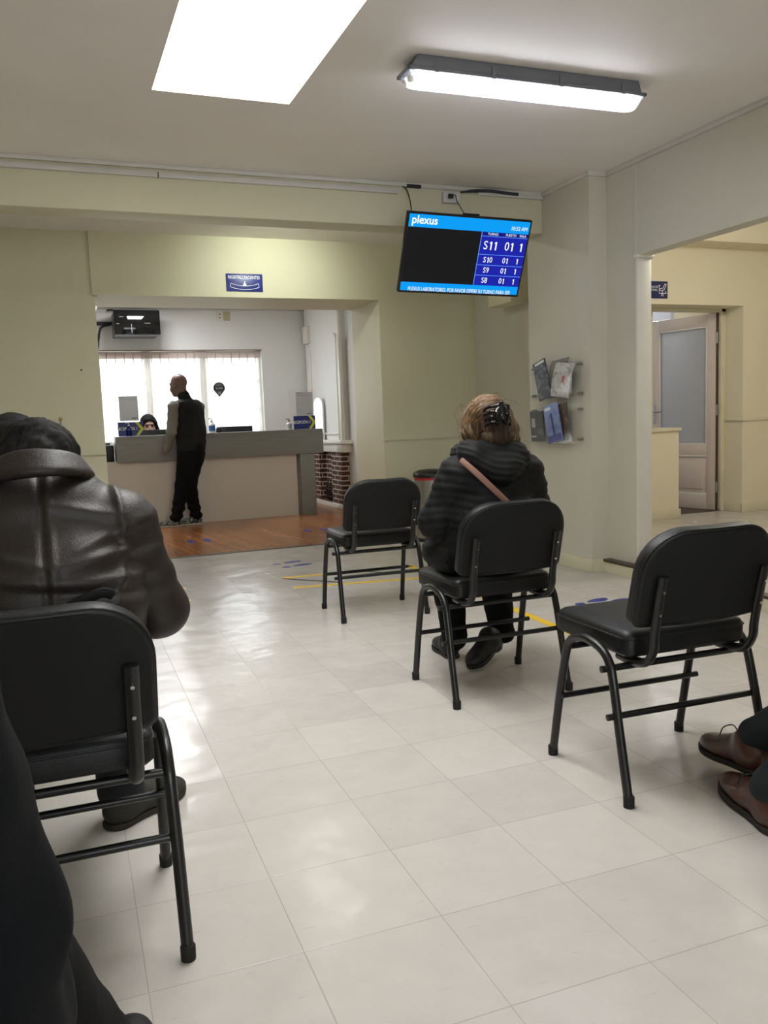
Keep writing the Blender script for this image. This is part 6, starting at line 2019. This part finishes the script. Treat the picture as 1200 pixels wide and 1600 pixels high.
# ------------------------------------------------------------------ dark haired person farther left
dup(ch, (-0.115, 2.90, 0), math.radians(-1.0), 'black padded chair behind the man in leather, under the long haired person', gch)
lp = thing('person', 'person with long black hair at the left edge, just beyond the man in leather', 'person', (-0.115, 2.92, 0))
J = dict(head=(-0.098, 2.98, 0.996), face=(0.0, 1, -0.2), neck=(-0.11, 2.94, 0.90),
         sh=((-0.285, 2.92, 0.86), (0.055, 2.92, 0.86)), el=((-0.33, 2.97, 0.66), (0.085, 2.99, 0.66)), wr=((-0.20, 3.18, 0.62), (-0.02, 3.18, 0.62)),
         hip=((-0.20, 2.91, 0.555), (-0.03, 2.91, 0.555)), kn=((-0.22, 3.32, 0.52), (-0.02, 3.32, 0.52)), an=((-0.22, 3.34, 0.10), (-0.03, 3.34, 0.10)),
         foot=((0, 1, 0), (0, 1, 0)), hand=((0.4, 0.9, 0), (-0.4, 0.9, 0)), palm=((0, 0, 1), (0, 0, 1)))
body_mesh(J, lp, vox=0.009)
def left_person():
    s = SDF(0.009, (-0.46, 2.66, 0.46), (0.22, 3.26, 1.0), 0.03)
    s.cone((-0.115, 2.90, 0.55), (-0.115, 2.90, 0.78), 0.118, 0.11, 0.05, flat=(1.35, 1, 1))
    s.cone((-0.25, 2.92, 0.852), (0.02, 2.92, 0.852), 0.068, 0.068, 0.05)
    for i in (0, 1):
        s.chain([J['sh'][i], J['el'][i], J['wr'][i]], [0.066, 0.056, 0.045], 0.02)
    s.mesh('jacket', M['coat'], lp, disp=wrinkle(30, 0.004, (1, 1, 1.3), 81), origin=lp.location)
    trousers(J, lp, M['trouser'], (0.092, 0.07, 0.056), 10, 0.01)
    def ex(h, W, B):
        h.chain([W(0, -0.07, 0.02), W(0, -0.085, -0.10), W(0, -0.10, -0.20)], [0.075, 0.07, 0.05], 0.03)
    hair_cap(lp, J['head'], J['face'], (0, 0, 1), M['blackhair'], grow=0.018, low=-0.2, extra=ex, vox=0.006)
    shoe(lp, (-0.22, 3.285), (0, 1), M['blackshoe'], M['blackshoe'], 0.26, 0.046)
    shoe(lp, (-0.03, 3.285), (0, 1), M['blackshoe'], M['blackshoe'], 0.26, 0.046)
left_person()

# ------------------------------------------------------------------ person with brown shoes at the right edge
dup(ch, (1.80, 0.70, 0), math.radians(-2), 'black padded chair under the person with brown shoes at the right edge', gch)
bp_ = thing('person', 'person in dark blue grey trousers and brown lace up shoes at the right edge', 'person', (1.80, 0.70, 0))
J = dict(head=(1.82, 0.80, 1.12), face=(0, 1, -0.1), neck=(1.81, 0.74, 0.99),
         sh=((1.63, 0.71, 0.92), (1.99, 0.71, 0.92)), el=((1.57, 0.78, 0.68), (2.05, 0.78, 0.68)), wr=((1.68, 1.00, 0.63), (1.92, 1.00, 0.63)),
         hip=((1.72, 0.72, 0.555), (1.89, 0.72, 0.555)), kn=((1.735, 1.13, 0.50), (1.90, 1.22, 0.52)), an=((1.632, 1.525, 0.115), (1.765, 1.700, 0.165)),
         foot=((0.3, 0.95, 0), (0.2, 0.98, 0)), hand=((0.3, 0.9, -0.1), (-0.3, 0.9, -0.1)), palm=((0, 0, -1), (0, 0, -1)))
body_mesh(J, bp_, vox=0.009)
def brown_person():
    s = SDF(0.010, (1.45, 0.45, 0.46), (2.18, 1.12, 1.08), 0.03)
    s.cone((1.80, 0.70, 0.55), (1.81, 0.71, 0.82), 0.12, 0.12, 0.05, flat=(1.3, 1, 1))
    s.cone((1.66, 0.71, 0.91), (1.96, 0.71, 0.91), 0.075, 0.075, 0.05)
    for i in (0, 1):
        s.chain([J['sh'][i], J['el'][i], J['wr'][i]], [0.068, 0.058, 0.047], 0.02)
    s.mesh('suit_jacket', M['suit'], bp_, disp=wrinkle(30, 0.004, (1, 1, 1.3), 91), origin=bp_.location)
    trousers(J, bp_, M['suit'], (0.095, 0.076, 0.053), 12, 0.008)
    hair_cap(bp_, J['head'], J['face'], (0, 0, 1), M['blackhair'], vox=0.006)
brown_person()
shoe(bp_, (1.742, 1.655), (0.17, 0.985), M['brownshoe'], M['sole'], 0.295, 0.050, (0.062, 0.032), laces=True, pointy=0.7, high=0.07)
shoe(bp_, (1.612, 1.478), (0.30, 0.95), M['brownshoe'], M['sole'], 0.300, 0.050, (0.0, 0.004), laces=True, pointy=0.7, high=0.07)

# ------------------------------------------------------------------ person in a black coat close by at the left
dup(ch, (-0.30, 0.58, 0), math.radians(-1.0), 'black padded chair under the person in the black coat nearest at lower left', gch)
fp_ = thing('person', 'person in a black wool coat very close at the lower left edge', 'person', (-0.30, 0.60, 0))
J = dict(head=(-0.40, 0.70, 1.10), face=(-0.2, 1, -0.3), neck=(-0.35, 0.68, 0.99),
         sh=((-0.48, 0.66, 0.92), (-0.125, 0.66, 0.90)), el=((-0.52, 0.80, 0.69), (-0.085, 0.74, 0.665)), wr=((-0.38, 1.02, 0.62), (-0.16, 0.99, 0.62)),
         hip=((-0.39, 0.60, 0.555), (-0.20, 0.60, 0.555)), kn=((-0.40, 1.02, 0.52), (-0.110, 1.0, 0.50)), an=((-0.40, 1.05, 0.10), (0.012, 1.235, 0.105)),
         foot=((0, 1, 0), (0, 1, 0)), hand=((0.3, 0.9, -0.1), (-0.3, 0.9, -0.1)))
body_mesh(J, fp_, vox=0.009)
def near_person():
    s = SDF(0.008, (-0.66, 0.36, 0.40), (0.14, 1.10, 1.06), 0.03)
    s.cone((-0.30, 0.60, 0.54), (-0.31, 0.63, 0.82), 0.125, 0.125, 0.05, flat=(1.3, 1, 1))
    s.cone((-0.46, 0.66, 0.91), (-0.15, 0.66, 0.895), 0.075, 0.075, 0.05)
    for i in (0, 1):
        s.chain([J['sh'][i], J['el'][i], J['wr'][i]], [0.078, 0.070, 0.056], 0.03)
    s.chain([(-0.17, 0.62, 0.56), (-0.11, 0.80, 0.54)], [0.115, 0.10], 0.05)
    s.mesh('coat', M['fgcoat'], fp_, disp=addw(wrinkle(22, 0.006, (1, 1, 0.7), 95), wrinkle(50, 0.002, (1, 1, 0.8), 96)), origin=fp_.location)
    trousers(J, fp_, M['trouser'], (0.095, 0.078, 0.062), 14, 0.009)
    hair_cap(fp_, J['head'], J['face'], (0, 0, 1), M['blackhair'], vox=0.006)
    shoe(fp_, (-0.40, 1.0), (0, 1), M['blackshoe'], M['blackshoe'], 0.28, 0.05)
    shoe(fp_, (0.008, 1.19), (0.20, 1), M['blackshoe'], M['blackshoe'], 0.28, 0.05)
near_person()
